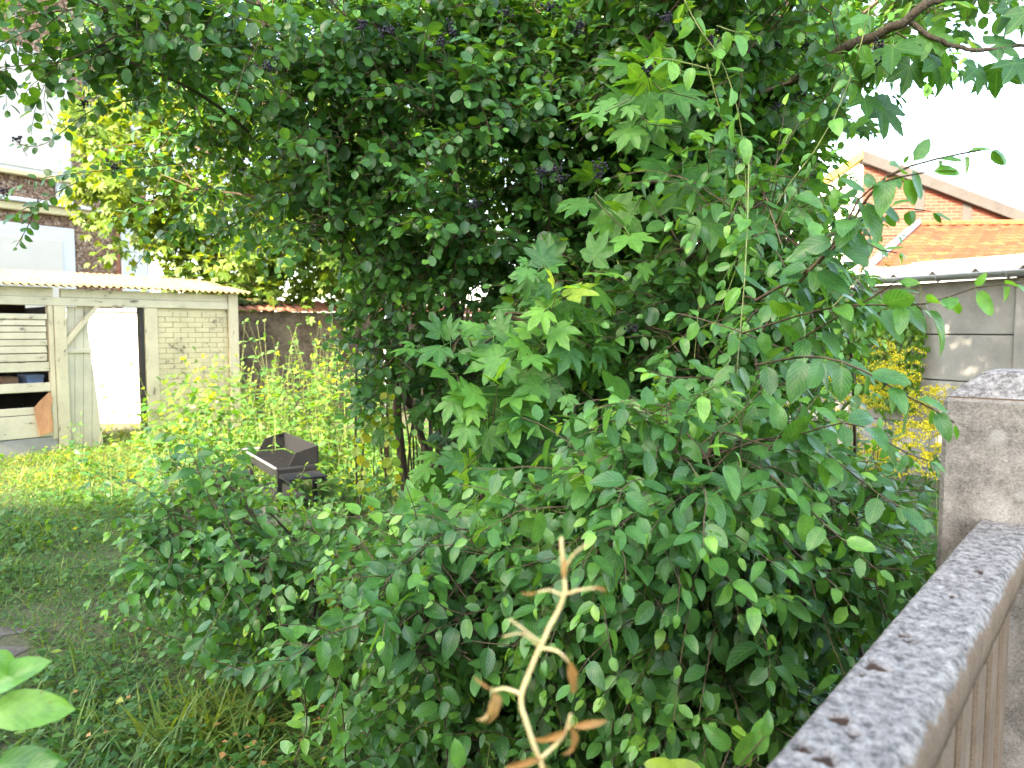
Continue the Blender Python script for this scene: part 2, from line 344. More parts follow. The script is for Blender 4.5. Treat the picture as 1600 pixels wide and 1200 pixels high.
spart('post', M['paint'], sx(226), sx(246), .0, ZH0 - .003, -.08, .02)
spart('end_wall', M['paint_d'], S_R - .06, S_R - .01, 0, ZF - .05, -DEP, -.105)
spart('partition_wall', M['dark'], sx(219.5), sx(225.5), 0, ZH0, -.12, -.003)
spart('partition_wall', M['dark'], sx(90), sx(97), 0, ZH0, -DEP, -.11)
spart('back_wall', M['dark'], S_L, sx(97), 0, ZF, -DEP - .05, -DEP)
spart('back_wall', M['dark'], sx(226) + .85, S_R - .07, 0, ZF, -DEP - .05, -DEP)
zb = [489, 499, 509, 519.5, 531, 541.5, 553.5, 567, 583]                 # boards of the boarded bay
for a, b in zip(zb[:-1], zb[1:]):
    spart('board', M['paint_h'], S_L, sx(75) - rng.uniform(0, .03), szz(0, b) + .006, szz(0, a) - .004, -.02, .006 + rng.uniform(0, .008), j=.003)
spart('board', M['paint_h'], S_L, sx(75), szz(0, 616), szz(0, 601), -.02, .012, j=.004)
for a, b in ((640, 651), (653, 688)):
    spart('board', M['paint_h'], S_L, sx(82), szz(0, b), szz(0, a), -.02, .010, j=.003)
spart('board', M['slab'], S_L, sx(83), 0, szz(0, 690), -.03, .014, label='grey bare foot board')
bb = MB(); bb.prism([SH.p(*(lambda q: (q[0], .03, q[1]))(SH.px(x, y))) for x, y in ((76, 612), (81, 622), (78, 640), (81, 658), (81, 674), (61, 681), (55, 655), (52, 637), (60, 627))], SH.n * .018)
bb.build('broken_board', M['rustboard'], shed, label='broken orange bare board hanging off')
# contents showing in the gap
bx = empty('cardboard_box', SH.p(sx(30), -.5, szz(0, 600)), 'brown cardboard box inside the gap between shed boards', 'box')
SH.box(MB(), sx(8), sx(34), szz(0, 606), szz(0, 592), -.6, -.25).build('carton', M['brownbox'], bx, .004)
SH.box(MB(), sx(8) + .01, sx(34) - .01, szz(0, 592) + .002, szz(0, 592) + .006, -.59, -.26).build('flap', M['brownbox'], bx)
bx = empty('storage_crate', SH.p(sx(60), -.4, szz(0, 600)), 'blue crate inside the gap between shed boards', 'crate')
SH.box(MB(), sx(46), sx(72), szz(0, 606), szz(0, 594), -.6, -.2).build('body', M['bluebox'], bx, .004)
SH.box(MB(), sx(46) - .01, sx(72) + .01, szz(0, 594) + .001, szz(0, 589), -.61, -.19).build('rim', M['bluebox'], bx, .004)
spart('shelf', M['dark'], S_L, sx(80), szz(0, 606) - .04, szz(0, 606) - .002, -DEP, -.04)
# door planks with a slanting cut edge, and the diagonal brace
def plank_edge(y):
    pts = [(478, 156), (505, 137.5), (560, 145), (640, 156), (715, 165.5)]
    return float(np.interp(y, [p[0] for p in pts], [p[1] for p in pts]))
xs = [105, 118, 131.5, 145, 158, 170]
for x0, x1 in zip(xs[:-1], xs[1:]):
    L, R = [], []
    for y in np.linspace(479, 716, 22):
        xe = min(x1, plank_edge(y))
        if xe > x0 + .8:
            L.append((x0, y)); R.append((xe, y))
    if len(L) > 1:
        runs = []; cur = [0]
        ys = [p[1] for p in L]
        for i in range(1, len(L)):
            if ys[i] - ys[i - 1] > 15: runs.append(cur); cur = []
            cur.append(i)
        runs.append(cur)
        for c in runs:
            if len(c) < 2: continue
            poly = [L[i] for i in c] + [R[i] for i in reversed(c)]
            q = [SH.px(x, y) for x, y in poly]; z0 = 0.0
            mb = MB(); mb.prism([SH.p(s + (.003 if x == x0 else -.003), -.045, max(z, .0)) for (s, z), (x, y) in zip(q, poly)], SH.n * .02)
            mb.build('door_plank', M['paint_d'], shed)
spart('ledge_rail', M['paint_d'], sx(104), sx(143), szz(110, 552), szz(110, 545), -.022, .0)
q = [SH.px(x, y) for x, y in ((103.5, 527), (148, 477.5), (156, 477.5), (104, 541))]
mb = MB(); mb.prism([SH.p(s, .0, z) for s, z in q], SH.n * .03); mb.build('diagonal_brace', M['paint'], shed, .003)
# painted brick infill, brick by brick
inf = spart('infill_wall', M['paint_b'], sx(246) + .004, sx(356) - .0, 0, ZH0 - .004, -.07, -.012)
bs0, bs1 = sx(246) + .006, sx(356) - .002; bz0, bz1 = 0.0, ZH0 - .006
brick_meshes = {}
RH, BW = .078, .225
for r in range(int((bz1 - bz0) / RH)):
    s = bs0 - (BW / 2 if r % 2 else 0)
    while s < bs1 - .02:
        a, b = max(s, bs0), min(s + BW, bs1)
        if b - a > .03:
            w = round(b - a - .006, 3); key = (w, int(rng.integers(2)))
            if key not in brick_meshes:
                m_ = MB(); SHL = Frame((0, 0), SH.u[:2]); SHL.box(m_, 0, w, 0, RH - .006, -.02, .006, .0012)
                brick_meshes[key] = m_.mesh('brick', M['paint_b'], bevel=.004)
            o = link('brick', brick_meshes[key], inf)
            o.location = SH.p(a + .003, -.006 + rng.uniform(-.003, .004), bz0 + r * RH + .003) - OFF[shed.name]
        s += BW
# corrugated roof: four overlapping sheets
ZR = szz(0, 443) ; RISE = .30
def roof_sheet(s0, s1, lift):
    mb = MB(); ns = int((s1 - s0) / .02); nd = 5; P = .094
    rows = []
    for k in range(nd + 1):
        d = .14 - (DEP + .3) * k / nd; z = ZR + RISE * k / nd
        rows.append([SH.p(s0 + (s1 - s0) * i / ns, d + .012 * math.sin(i * .05), z + lift + .021 * math.sin(2 * math.pi * (s0 + (s1 - s0) * i / ns) / P)) for i in range(ns + 1)])
    vs = [p for r_ in rows for p in r_]; n1 = ns + 1
    top = [(k * n1 + i, k * n1 + i + 1, (k + 1) * n1 + i + 1, (k + 1) * n1 + i) for k in range(nd) for i in range(ns)]
    m2 = len(vs); vs += [p - UPV * .007 for p in vs]
    bot = [tuple(m2 + j for j in reversed(f)) for f in top]
    edge = [(i, m2 + i, m2 + i + 1, i + 1) for i in range(ns)]
    mb.add(vs, top + bot + edge); return mb.build('roof_sheet', M['fibre'], shed, smooth=True)
e = [S_L, -1.7, -.35, .92, 2.1, S_R + .12]
for i in range(5): roof_sheet(e[i], e[i + 1] + .05, .009 * (i % 2))
wl = empty('rendered_wall', SH.p(sx(160), -4.2, 0), 'white rendered wall shining through the shed doorway', 'wall')
Pw = SH.p(sx(160), -4.2, 0); WF = Frame(Pw[:2], (1, .0)); WF.box(MB(), -2.6, 2.2, 0, 2.0, -.2, 0).build('wall_body', M['render'], wl, .01)
WF.box(MB(), -2.65, 2.25, 2.002, 2.06, -.24, .04).build('coping', M['render'], wl, .01)

# ------------------------------------------------------------------ old wall with tile coping, between shed and garage wall
OW = Frame(SH.p(S_R, -.5, 0)[:2], SH.u[:2])
LOW = 6.4
ow = empty('old_garden_wall', OW.p(LOW / 2, 0, 0), 'old stained plaster wall under red tile coping beside shed', 'wall')
ZOW = 2.0; mb = MB(); nx, nz = 120, 40; vs = []
amp = rng.normal(0, 1, (6, 4))
for k in range(nz + 1):
    for i in range(nx + 1):
        u_, z_ = LOW * i / nx, ZOW * k / nz
        dd = sum(.010 * c[0] * math.sin(u_ * (1.5 + 2.2 * q) + c[1] * 3) * math.sin(z_ * (1.8 + 2.6 * q) + c[2] * 3) for q, c in enumerate(amp)) + rng.normal(0, .004)
        vs.append(OW.p(u_, dd, z_))
mb.add(vs, [(k * (nx + 1) + i, k * (nx + 1) + i + 1, (k + 1) * (nx + 1) + i + 1, (k + 1) * (nx + 1) + i) for k in range(nz) for i in range(nx)])
OW.box(mb, 0, LOW, 0, ZOW - .01, -.3, -.05)
mb.build('wall_body', M['oldwall'], ow)
tmesh = None
for i in range(int(LOW / .20)):
    if tmesh is None:
        m_ = MB(); fl = Frame((0, 0), OW.u[:2]); vs = []; 
        for k in range(2):
            for a in range(7):
                w = .2 * a / 6 - .1; h = .028 * math.cos(w / .1 * math.pi * .5) ; vs.append(fl.p(w, .10 - .5 * k, h + .20 * k))
        v2 = vs + [p - UPV * .014 for p in vs]
        fs = [(a, a + 1, 8 + a, 7 + a) for a in range(6)] + [tuple(14 + j for j in (7 + a, 8 + a, a + 1, a)) for a in range(6)] + [(a, 14 + a, 15 + a, a + 1) for a in range(6)]
        m_.add(v2, fs); tmesh = m_.mesh('coping_tile', M['tile'])
    o = link('coping_tile', tmesh, ow); o.location = OW.p(.1 + i * .2, 0, ZOW + .01 + rng.uniform(-.008, .008)) - OFF[ow.name]
    o.rotation_euler = (0, 0, rng.normal(0, .02))
ms = MB()
for i in range(70):                                      # moss cushions along the ridge
    s = rng.uniform(0, 1.9) * rng.uniform(.2, 1); r = rng.uniform(.04, .10) * (1.25 - s * .4)
    c = OW.p(s, -.22 + rng.normal(0, .09), ZOW + .17 + rng.normal(0, .02) - s * .02)
    bm = bmesh.new(); bmesh.ops.create_icosphere(bm, subdivisions=2, radius=r)
    vs = [np.array(v.co) * np.array([1.2, 1.2, .6]) * (1 + .25 * rng.normal()) + c for v in bm.verts]; ms.add(vs, [tuple(v.index for v in f.verts) for f in bm.faces]); bm.free()
ms.build('moss', M['moss'], ow, smooth=True, kind='stuff')

# ------------------------------------------------------------------ concrete panel garage, panel wall beyond
G0, G1 = np.array([5.1, 7.5, 0]), np.array([4.04, 9.3, 0])
GF = Frame(G1[:2], (G0 - G1)[:2])                        # s runs towards the camera side, d outward into the garden
def gs(x): return GF.px(x, 518)[0]
def gz(x, y): return GF.px(x, y)[1]
gar = empty('concrete_garage', GF.p(1.5, -1, 0), 'grey concrete panel garage with zinc gutter under pale sheet roof', 'garage')
j1, j2 = gz(1500, 522.8), gz(1500, 596); PH = j1 - j2
sp0 = gs(1586); GL = gs(1303)
zg = gz(1500, 438)
posts = [sp0 - 2.16, sp0, sp0 + 2.16]
for s in posts:
    GF.box(MB(), s, s + .12, 0, zg + .02, -.10, .028, .001).build('panel_post', M['concrete'], gar, .006)
lev = [j1 - PH * k for k in range(4, -1, -1)] + [zg]
lev[0] = 0.0
for a, b in zip(lev[:-1], lev[1:]):
    for s0, s1 in ((posts[0] + .124, posts[1] - .004), (posts[1] + .124, posts[2] - .004)):
        GF.box(MB(), s0, s1, a + .006, b - .006, -.05, .0 + rng.uniform(-.004, .004), .001).build('concrete_panel', M['concrete'], gar, .007)
GF.box(MB(), posts[0] + .005, posts[0] + .115, 0, zg - .05, -5, -.105).build('end_wall', M['concrete'], gar)
GF.box(MB(), posts[0] + .12, posts[2], 0, zg - .05, -5.1, -5.0).build('back_wall', M['concrete'], gar)
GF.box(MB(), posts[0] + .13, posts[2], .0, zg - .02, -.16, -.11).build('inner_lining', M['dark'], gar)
# roof sheets with raised ribs
for i in range(10):
    s0 = posts[0] - .05 + i * .45; mb = MB(); prof = [(0, 0), (.05, .045), (.10, 0), (.455, .0)]
    def rp(s, k): 
        return [GF.p(s0 + a, .10 - 1.9 * k, zg + .075 + h + .26 * k) for a, h in prof]
    a_, b_ = rp(s0, 0), rp(s0, 1); vs = a_ + b_ ; vs2 = vs + [p - UPV * .012 for p in vs]
    fs = [(k, k + 1, 5 + k, 4 + k) for k in range(3)] + [tuple(8 + q for q in (4 + k, 5 + k, k + 1, k)) for k in range(3)] + [(k, 8 + k, 9 + k, k + 1) for k in range(3)]
    mb.add(vs2, fs); mb.build('roof_sheet', M['sheet'], gar)
    GF.box(MB(), s0 + .11, s0 + .44, zg + .025, zg + .066, .02, .07).build('eave_block', M['sheetend'], gar)
GF.box(MB(), posts[0] - .05, posts[2], zg + .335, zg + .40, -1.98, -1.82).build('ridge_strip', M['sheet'], gar, .01)
gut = MB(); ss = np.linspace(posts[0] - .06, posts[2], 2)
prof = [(.155 - .058 * math.cos(a), -.058 * math.sin(a)) for a in np.linspace(0, math.pi, 9)] ; prof_in = [(.155 - .053 * math.cos(a), -.053 * math.sin(a)) for a in np.linspace(math.pi, 0, 9)]
pr = prof + prof_in
def gzt(s): return zg + .055
vs = [GF.p(s, d - .02, gzt(s) + h) for s in ss for d, h in pr]; k = len(pr)
gut.add(vs, [(i, (i + 1) % k, k + (i + 1) % k, k + i) for i in range(k)] + [tuple(range(k)), tuple(range(2 * k - 1, k - 1, -1))])
gutter = gut.build('gutter', M['zinc'], gar, smooth=False)
GF.box(MB(), posts[0] - .06, posts[2], zg + .047, zg + .063, .188, .202).build('gutter_lip', M['zinc'], gutter, .004)
for x in (1374, 1473, 1582):
    s = gs(x); mb = MB(); pts = [GF.p(s, .155 - .02 - .064 * math.cos(a), zg + .055 - .064 * math.sin(a)) for a in np.linspace(-.2, math.pi + .1, 9)]
    mb.tube(pts, .009, 5); mb.build('gutter_bracket', M['zinc'], gutter)
# lower panel wall running on from the garage to the old wall
pw = empty('panel_garden_wall', GF.p(-4, 0, 0), 'sunlit concrete panel garden wall between garage and old wall', 'wall')
for i in range(5):
    s1 = posts[0] - .005 - i * 1.72; s0 = s1 - 1.72
    GF.box(MB(), s0, s0 + .12, 0, 2.02, -.08, .03).build('panel_post', M['concrete'], pw, .006)
    for a, b in zip((0, .48, .96, 1.44), (.48, .96, 1.44, 1.92)):
        GF.box(MB(), s0 + .124, s1 - .004, a + .006, b - .006, -.04, rng.uniform(-.003, .003)).build('concrete_panel', M['concrete'], pw, .006)
    GF.box(MB(), s0 + .124, s1 - .004, 1.92, 1.99, -.07, .03).build('coping', M['concrete'], pw, .006)

# ------------------------------------------------------------------ house with orange tile roof and the brick building above it
BU = nrm(np.array([.80, -.05])); BP = at(1340, 518, 15.5)
BR = Frame(BP[:2], BU)
def bq(x, y, d=0): return BR.px(x, y, d)
brickh = empty('brick_building', BR.p(2, -3, 0), 'red brick gable building with grey sloping coping behind orange roof', 'building')
M['brick'] = brick_mat(BR.u)
cs, cz = bq(1340, 256); es, ez = bq(1700, 391)
mb = MB(); mb.prism([BR.p(0, 0, 0), BR.p(es, 0, 0), BR.p(es, 0, ez), BR.p(0, 0, cz)], -BR.n * 6); mb.build('brick_wall', M['brick'], brickh)
t0, t1 = bq(1340, 237), bq(1700, 372)
mb = MB(); mb.prism([BR.p(-.05, .14, cz), BR.p(es, .14, ez), BR.p(es, .14, t1[1]), BR.p(-.05, .14, t0[1])], -BR.n * .5); mb.build('sloping_coping', M['cap'], brickh, .01)
for x, y0, y1 in ((1437, 292, 330), (1511, 318, 352)):
    s, z = bq(x, y0); s2, z2 = bq(x, y1)
    BR.box(MB(), s - .09, s + .09, z2, z, .003, .03).build('cement_pier', M['cap'], brickh)
LF = Frame((BR.p(0, 0, 0) + np.array([-3.9, 3.2, 0]))[:2], (3.9, -3.2)); LL = math.hypot(3.9, 3.2)
lw, l0 = LF.px(1275, 300), LF.px(1340, 250)
mb = MB(); za = LF.px(1262, 308)[1]; sa = LF.px(1262, 308)[0]; slope = (l0[1] - za) / (LL - sa); zL = l0[1] - slope * LL
mb.prism([LF.p(0, 0, 0), LF.p(LL - .002, 0, 0), LF.p(LL - .002, 0, l0[1]), LF.p(0, 0, zL)], -LF.n * .3); mb.build('rendered_wall', M['render'], brickh, label='sunlit white rendered side wall')
mb = MB(); mb.prism([LF.p(0, .12, zL), LF.p(LL + .02, .12, l0[1]), LF.p(LL + .02, .12, l0[1] + .17), LF.p(0, .12, zL + .17)], -LF.n * .5); mb.build('ochre_coping', M['ochre'], brickh, label='sunlit ochre sloping coping')
for k in range(5):
    LF.box(MB(), .4 + k * .9, .95 + k * .9, zL - .55 + slope * (.6 + k * .9), zL - .5 + slope * (.6 + k * .9), .003, .03).build('render_ledge', M['cap'], brickh)
th = empty('tiled_house', BR.p(4, 1.5, 0), 'low house with orange pantile roof in front of the brick gable', 'house')
D0, D1 = 2.6, .1                                         # roof spans from eave (near) to ridge at the brick wall
r1, r2 = bq(1436, 352, D1), bq(1620, 340, D1)
e1 = bq(1362, 418, D0)
sE0, sE1 = e1[0], bq(1700, 420, D0)[0]
zr, ze = r1[1], e1[1]
nu, nv = 150, 30; vs = []
RW = 7.0
for i in range(nv + 1):
    for kk in range(2):
        fr = min((i + (0 if kk == 0 else .999)) / (nv + 1), 1)
        for j in range(nu + 1):
            s = (e1[0] * (1 - fr) + r1[0] * fr) + RW * j / nu
            vs.append(BR.p(s, D0 + (D1 - D0) * fr, ze + (zr - ze) * fr + .03 * (1 - kk) + .03 * math.sin(2 * math.pi * RW * j / nu / .26)))
w = nu + 1
fs = [(r * w + j, r * w + j + 1, (r + 1) * w + j + 1, (r + 1) * w + j) for r in range(2 * (nv + 1) - 1) for j in range(nu)]
mb = MB(); mb.add(vs, fs); tr = mb.build('tiled_roof', tile_mat(BR.u, (zr - ze) / 14), th)
BR.box(MB(), sE0 + .05, sE0 + RW, 0, ze - .06, D1 + .2, D0 - .15).build('wall', M['render'], th)
BR.box(MB(), sE0 - .1, sE0 + RW, ze - .055, ze - .004, D0 - .14, D0 + .06).build('eave_board', M['render'], th)
mb = MB(); mb.tube([BR.p(e1[0] - .02, D0, ze + .05), BR.p(r1[0] - .02, D1 + .02, zr + .06)], .075, 6); mb.build('verge_flashing', M['zinc'], th)
mb = MB(); mb.tube([BR.p(r1[0], D1 + .05, zr + .03), BR.p(r1[0] + RW, D1 + .05, zr + .03)], .06, 6); mb.build('ridge_tile_row', M['orangetile'], th)

# ------------------------------------------------------------------ big house at the back
BX = at(0, 518, 18.5); HF = Frame(BX[:2], (.56, .83))
def hq(x, y, d=0): return HF.px(x, y, d)
hb = empty('millstone_house', HF.p(0, -3, 0), 'tall millstone house with white window surrounds behind the shed', 'house')
HE = hq(233, 430)[0]
HF.box(MB(), -7, HE, 0, 14, -8, 0).build('stone_wall', M['stone'], hb)
def hbox(name, mat, x0, x1, yt, yb, d0, d1, xr=None, **kw):
    xr = x0 if xr is None else xr
    s0, s1 = hq(x0, 500)[0], hq(x1, 500)[0]
    return HF.box(MB(), s0, s1, hq(xr, yb)[1], hq(xr, yt)[1], d0, d1).build(name, mat, hb, .01, **kw)
for nm, yt, yb, yt2 in (('window_surround', 66, 262, 92), ('window_surround', 346, 520, 368)):
    sr = hbox(nm, M['white'], -300, 119, yt, yb, -.02, .10, xr=0)
    s0, s1 = hq(-300, 500)[0], hq(102, 500)[0]
    for k in range(2):
        a = s0 + (s1 - s0) * k / 2
        HF.box(MB(), a + .04, a + (s1 - s0) / 2 - .04, hq(0, yb)[1] + .08, hq(0, yt2)[1], .103, .13).build('shutter', M['cream'], sr, .015)
hbox('window_sill', M['yellowledge'], -300, 122, 262.5, 270, .0, .2, xr=0)
hbox('pilaster', M['white'], 95, 121, 271, 318, .0, .08, xr=100)
s0 = hq(-300, 500)[0]
HF.box(MB(), s0, HE + .1, hq(65, 334)[1], hq(65, 322)[1], 0, .16).build('string_course', M['yellowledge'], hb, .02)
HF.box(MB(), s0, HE + .2, hq(65, 321.5)[1], hq(65, 315)[1], 0, .26).build('ledge', M['white'], hb, .02)
hbox('quoin_strip', M['tile'], 185, 191, 325, 520, .0, .03, xr=190)
hbox('corner_pilaster', M['white'], 192, 232, 325, 520, .0, .07, xr=190)
HF.box(MB(), HE - 1.0, HE + .02, hq(192, 310)[1] + .3, 13.5, .0, .05).build('corner_pilaster', M['white'], hb, .01)
HF.box(MB(), s0, HE + .25, 13.6, 14.0, -.3, .4).build('cornice', M['white'], hb, .03)
P0, P1 = [HF.p(-7.4, .5, 14), HF.p(HE + .5, .5, 14), HF.p(HE + .5, -8.5, 14), HF.p(-7.4, -8.5, 14)], [HF.p(-6, -4, 16.5), HF.p(HE - 2, -4, 16.5)]
mb = MB(); mb.add(P0 + P1, [(0, 1, 5, 4), (2, 3, 4, 5), (1, 2, 5), (3, 0, 4), (3, 2, 1, 0)]); mb.build('roof', M['tile'], hb)

# ------------------------------------------------------------------ house whose shade lies over the garden (behind the camera)
HY, HT = -9.0, 15.2
sh = empty('rendered_house', (-18, HY - 4, 0), 'tall pale rendered house facing the shed across the garden', 'house')
MB().box((-36, HY - 8, 0), (-4, HY, HT - 1.6)).build('wall', M['cream'], sh)
mb = MB(); mb.add([(-36.4, HY + .35, HT - 1.6), (-3.6, HY + .35, HT - 1.6), (-3.6, HY - 8.4, HT - 1.6), (-36.4, HY - 8.4, HT - 1.6), (-35, HY - 2.2, HT + 1.2), (-5, HY - 2.2, HT + 1.2), (-5, HY - 5.8, HT + 1.2), (-35, HY - 5.8, HT + 1.2)],
      [(0, 1, 5, 4), (1, 2, 6, 5), (2, 3, 7, 6), (3, 0, 4, 7), (4, 5, 6, 7), (3, 2, 1, 0)]); mb.build('roof', M['tile'], sh)
for i in range(10):
    for z in (1.0, 4.2, 7.4, 10.6):
        x = -35 + i * 3.1
        wn_ = MB().box((x, HY + .002, z), (x + 1.2, HY + .06, z + 1.7)).build('window', M['white'], sh, .01)
        MB().box((x + .1, HY + .062, z + .1), (x + 1.1, HY + .07, z + 1.6)).build('pane', M['dark'], wn_)

# ------------------------------------------------------------------ fence rail and stone post at the right
RU = nrm(np.array([(1782 - 800) / F, 1.0])); RN = np.array([-RU[1], RU[0]])   # RN points to the garden side
RZ = CAMZ - .47; RWD = .125
Lp = ground(1350, 1008, RZ)[:2]
Lend = ground(1537, 812, RZ)[:2]
tend = float(np.dot(Lend - Lp, RU))
RF = Frame(Lp, RU)                                       # n of this frame = street side
fence = empty('garden_fence', RF.p(-.3, .06, 0), 'lichen grey concrete fence with pitted top rail and ribbed infill', 'fence')
PITS = []
for x, y, r in ((1413, 992, 9), (1367, 1041, 15), (1312, 1123, 14), (1254, 1170, 12), (1288, 1186, 14), (1528, 892, 8), (1523, 901, 6), (1345, 1054, 6), (1332, 1146, 8), (1508, 908, 5), (1490, 932, 6), (1422, 1002, 7)):
    P = ground(x, y, RZ); PITS.append((float(np.dot(P - RF.O, RF.u)), float(np.dot(P - RF.O, RF.n)), r / F * np.linalg.norm(P - CAM)))
ds = [.004, 0, .002, .006] + list(np.linspace(.012, RWD - .016, 30)) + [RWD - .010, RWD - .004, RWD, RWD - .001, RWD - .004]
zs0 = [-.085, -.03, -.014, -.006] + [0.0] * 30 + [-.004, -.011, -.024, -.05, -.085]
SS = np.r_[np.linspace(-2.2, -.75, 30), np.linspace(-.72, tend, 420)]; k = len(ds); vs, hol = [], []
ph = rng.uniform(0, 6, 12)
for s_ in SS:
    for j in range(k):
        d_ = ds[j]; z_ = RZ + zs0[j]; h_ = 0.0
        rough = sum(.0007 * math.sin(s_ * (35 + 41 * q) + ph[q]) * math.sin(d_ * (60 + 57 * q) + ph[q + 6]) for q in range(6)) + rng.normal(0, .0005)
        for ps, pd, pr_ in PITS:
            rr = math.hypot((s_ - ps) * 1.0, (d_ - pd) * .95) / (pr_ * (1 + .25 * math.sin(3 * math.atan2(d_ - pd, s_ - ps) + ps * 50)))
            if rr < 1.6: h_ = max(h_, 1 - max(0, rr - .55) / .6 if rr < 1.15 else 0); rough += .0012 * math.exp(-((rr - 1.25) / .2) ** 2)
        z_ += rough * (1 if 3 < j < k - 3 else .6) - .008 * min(1, max(0, h_)); vs.append(RF.p(s_, d_ + (rough if j in (0, 1, 2, k - 1, k - 2, k - 3) else 0), z_)); hol.append(min(1, max(0, h_)))
mb = MB(); n = len(SS) - 1
mb.add(vs, [(i * k + j, i * k + (j + 1) % k, (i + 1) * k + (j + 1) % k, (i + 1) * k + j) for i in range(n) for j in range(k)] + [tuple(range(k)), tuple(range(n * k, n * k + k))])
rail = mb.build('top_rail', M['rail'], fence, smooth=True)
at_ = rail.data.attributes.new('hollow', 'FLOAT', 'POINT'); at_.data.foreach_set('value', np.array(hol, np.float32))
s = -2.2; i = 0
while s < tend - .05:                                    # ribbed concrete infill under the rail
    w_ = .085
    RF.box(MB(), s, s + w_ - .012, .06, RZ - .088, .035, .085 + .006 * (i % 2), .001).build('infill_slat', M['rail'], fence, .006); s += w_; i += 1
RF.box(MB(), -2.2, tend - .03, .0, .3, .02, .11).build('base_beam', M['rail'], fence, .01)
RF.box(MB(), -2.2, tend - .03, .3, RZ - .09, .045, .06).build('infill_back', M['rail'], fence)
pst = empty('stone_post', RF.p(tend + .15, .06, 0), 'square weathered stone post with pointed cap where the fence ends', 'post')
PW0, PW1 = -.085, .215; zt = 1.66 - .165
def ringp(ins, z): return [RF.p(tend + ins, PW0 + ins, z), RF.p(tend + .3 - ins, PW0 + ins, z), RF.p(tend + .3 - ins, PW1 - ins, z), RF.p(tend + ins, PW1 - ins, z)]
mb = MB(); vs = ringp(0, 0) + ringp(0, .7) + ringp(0, zt - .15)+ ringp(0, zt); fs = []
for q in range(3):
    fs += [(q * 4 + i, q * 4 + (i + 1) % 4, q * 4 + 4 + (i + 1) % 4, q * 4 + 4 + i) for i in range(4)]
mb.add(vs, fs + [(3, 2, 1, 0), (12, 13, 14, 15)]); mb.build('shaft', M['post'], pst, .012)
mb = MB(); vs = ringp(.002, zt - .004) + ringp(.075, zt + .062) + ringp(.1, zt + .066)
mb.add(vs, [(i, (i + 1) % 4, 4 + (i + 1) % 4, 4 + i) for i in range(4)] + [(4 + i, 4 + (i + 1) % 4, 8 + (i + 1) % 4, 8 + i) for i in range(4)] + [(3, 2, 1, 0), (8, 9, 10, 11)]); mb.build('cap', M['rail'], pst, .006)

# ------------------------------------------------------------------ barbecue
Bb = ground(470, 790); Bb[2] = 0
BF = Frame((Bb + np.array([-.28, .0, 0]))[:2], (.78, -.62))
TZ = .47; bl_, bc_ = ground(388, 706, TZ), ground(435, 733, TZ); BF = Frame(bl_[:2], (bc_ - bl_)[:2])
bq_ = empty('barbecue', BF.p(.4, -.2, 0), 'sooty black steel barbecue with wind shield standing in the weeds', 'barbecue')
def bb_(nm, mat, s0, s1, z0, z1, d0, d1, **kw): return BF.box(MB(), s0, s1, z0, z1, d0, d1).build(nm, mat, bq_, .003, **kw)
bb_('tray', M['black'], 0, 1.05, TZ - .10, TZ - .015, -.35, 0)
for k in range(15): bb_('grate_bar', M['black'], .04 + k * .068, .05 + k * .068, TZ - .004, TZ + .006, -.34, -.01)
bb_('grate_rim', M['steel'], -.005, 1.055, TZ - .012, TZ + .004, .001, .018)
for s in (.0, 1.01):
    for d in (-.35, -.04): bb_('leg', M['black'], s, s + .04, 0, TZ - .102, d, d + .04)
for k in range(4): bb_('shelf_slat', M['black'], .09 + 1 + k * .075, 1.15 + k * .075, TZ - .06, TZ - .045, -.34, -.01)
for d in (-.33, -.03): bb_('shelf_arm', M['black'], 1.053, 1.40, TZ - .085, TZ - .062, d, d + .02)
bb_('shield_back', M['black'], .0, 1.05, TZ + .008, TZ + .17, -.368, -.354)
mb = MB(); mb.prism([BF.p(.0, -.352, TZ + .008), BF.p(.0, -.10, TZ + .008), BF.p(.0, -.16, TZ + .12), BF.p(.0, -.352, TZ + .17)], BF.u * .012); mb.build('shield_side', M['black'], bq_)
mb = MB(); mb.prism([BF.p(1.04, -.352, TZ + .008), BF.p(1.04, -.10, TZ + .008), BF.p(1.04, -.16, TZ + .12), BF.p(1.04, -.352, TZ + .17)], BF.u * .012); mb.build('shield_side', M['black'], bq_)
mb = MB(); mb.tube([BF.p(-.03, -.2, TZ + .02), BF.p(-.06, .08, TZ + .02)], .011, 6); mb.build('handle_bar', M['steel'], bq_)
bb_('lower_shelf', M['black'], .03, .98, .13, .15, -.32, -.04)
sl = ground(425, 812)
mb = MB(); mb.prism([(sl[0] - .35, sl[1] - .15, .0), (sl[0] + .45, sl[1] - .3, .0), (sl[0] + .55, sl[1] + .25, .0), (sl[0] - .25, sl[1] + .35, .0)], UPV * .035)
tag(mb.build('paving_slab', M['slab'], bevel=.008), 'grey paving slab on the ground under the barbecue', 'slab')
mp_ = at(604, 700, 7.6); mb = MB(); mb.tube([(mp_[0], 7.6, 0), (mp_[0], 7.6, 1.0), (mp_[0] + .01, 7.6, 2.1)], .022, 8)
po = empty('metal_post', (mp_[0], 7.6, 0), 'thin pale grey metal post standing among the stems', 'post')
mb.build('tube', M['zinc'], po, smooth=True); MB().tube([(mp_[0] + .01, 7.6, 2.1), (mp_[0] + .01, 7.6, 2.13)], .026, 8).build('cap', M['zinc'], po)

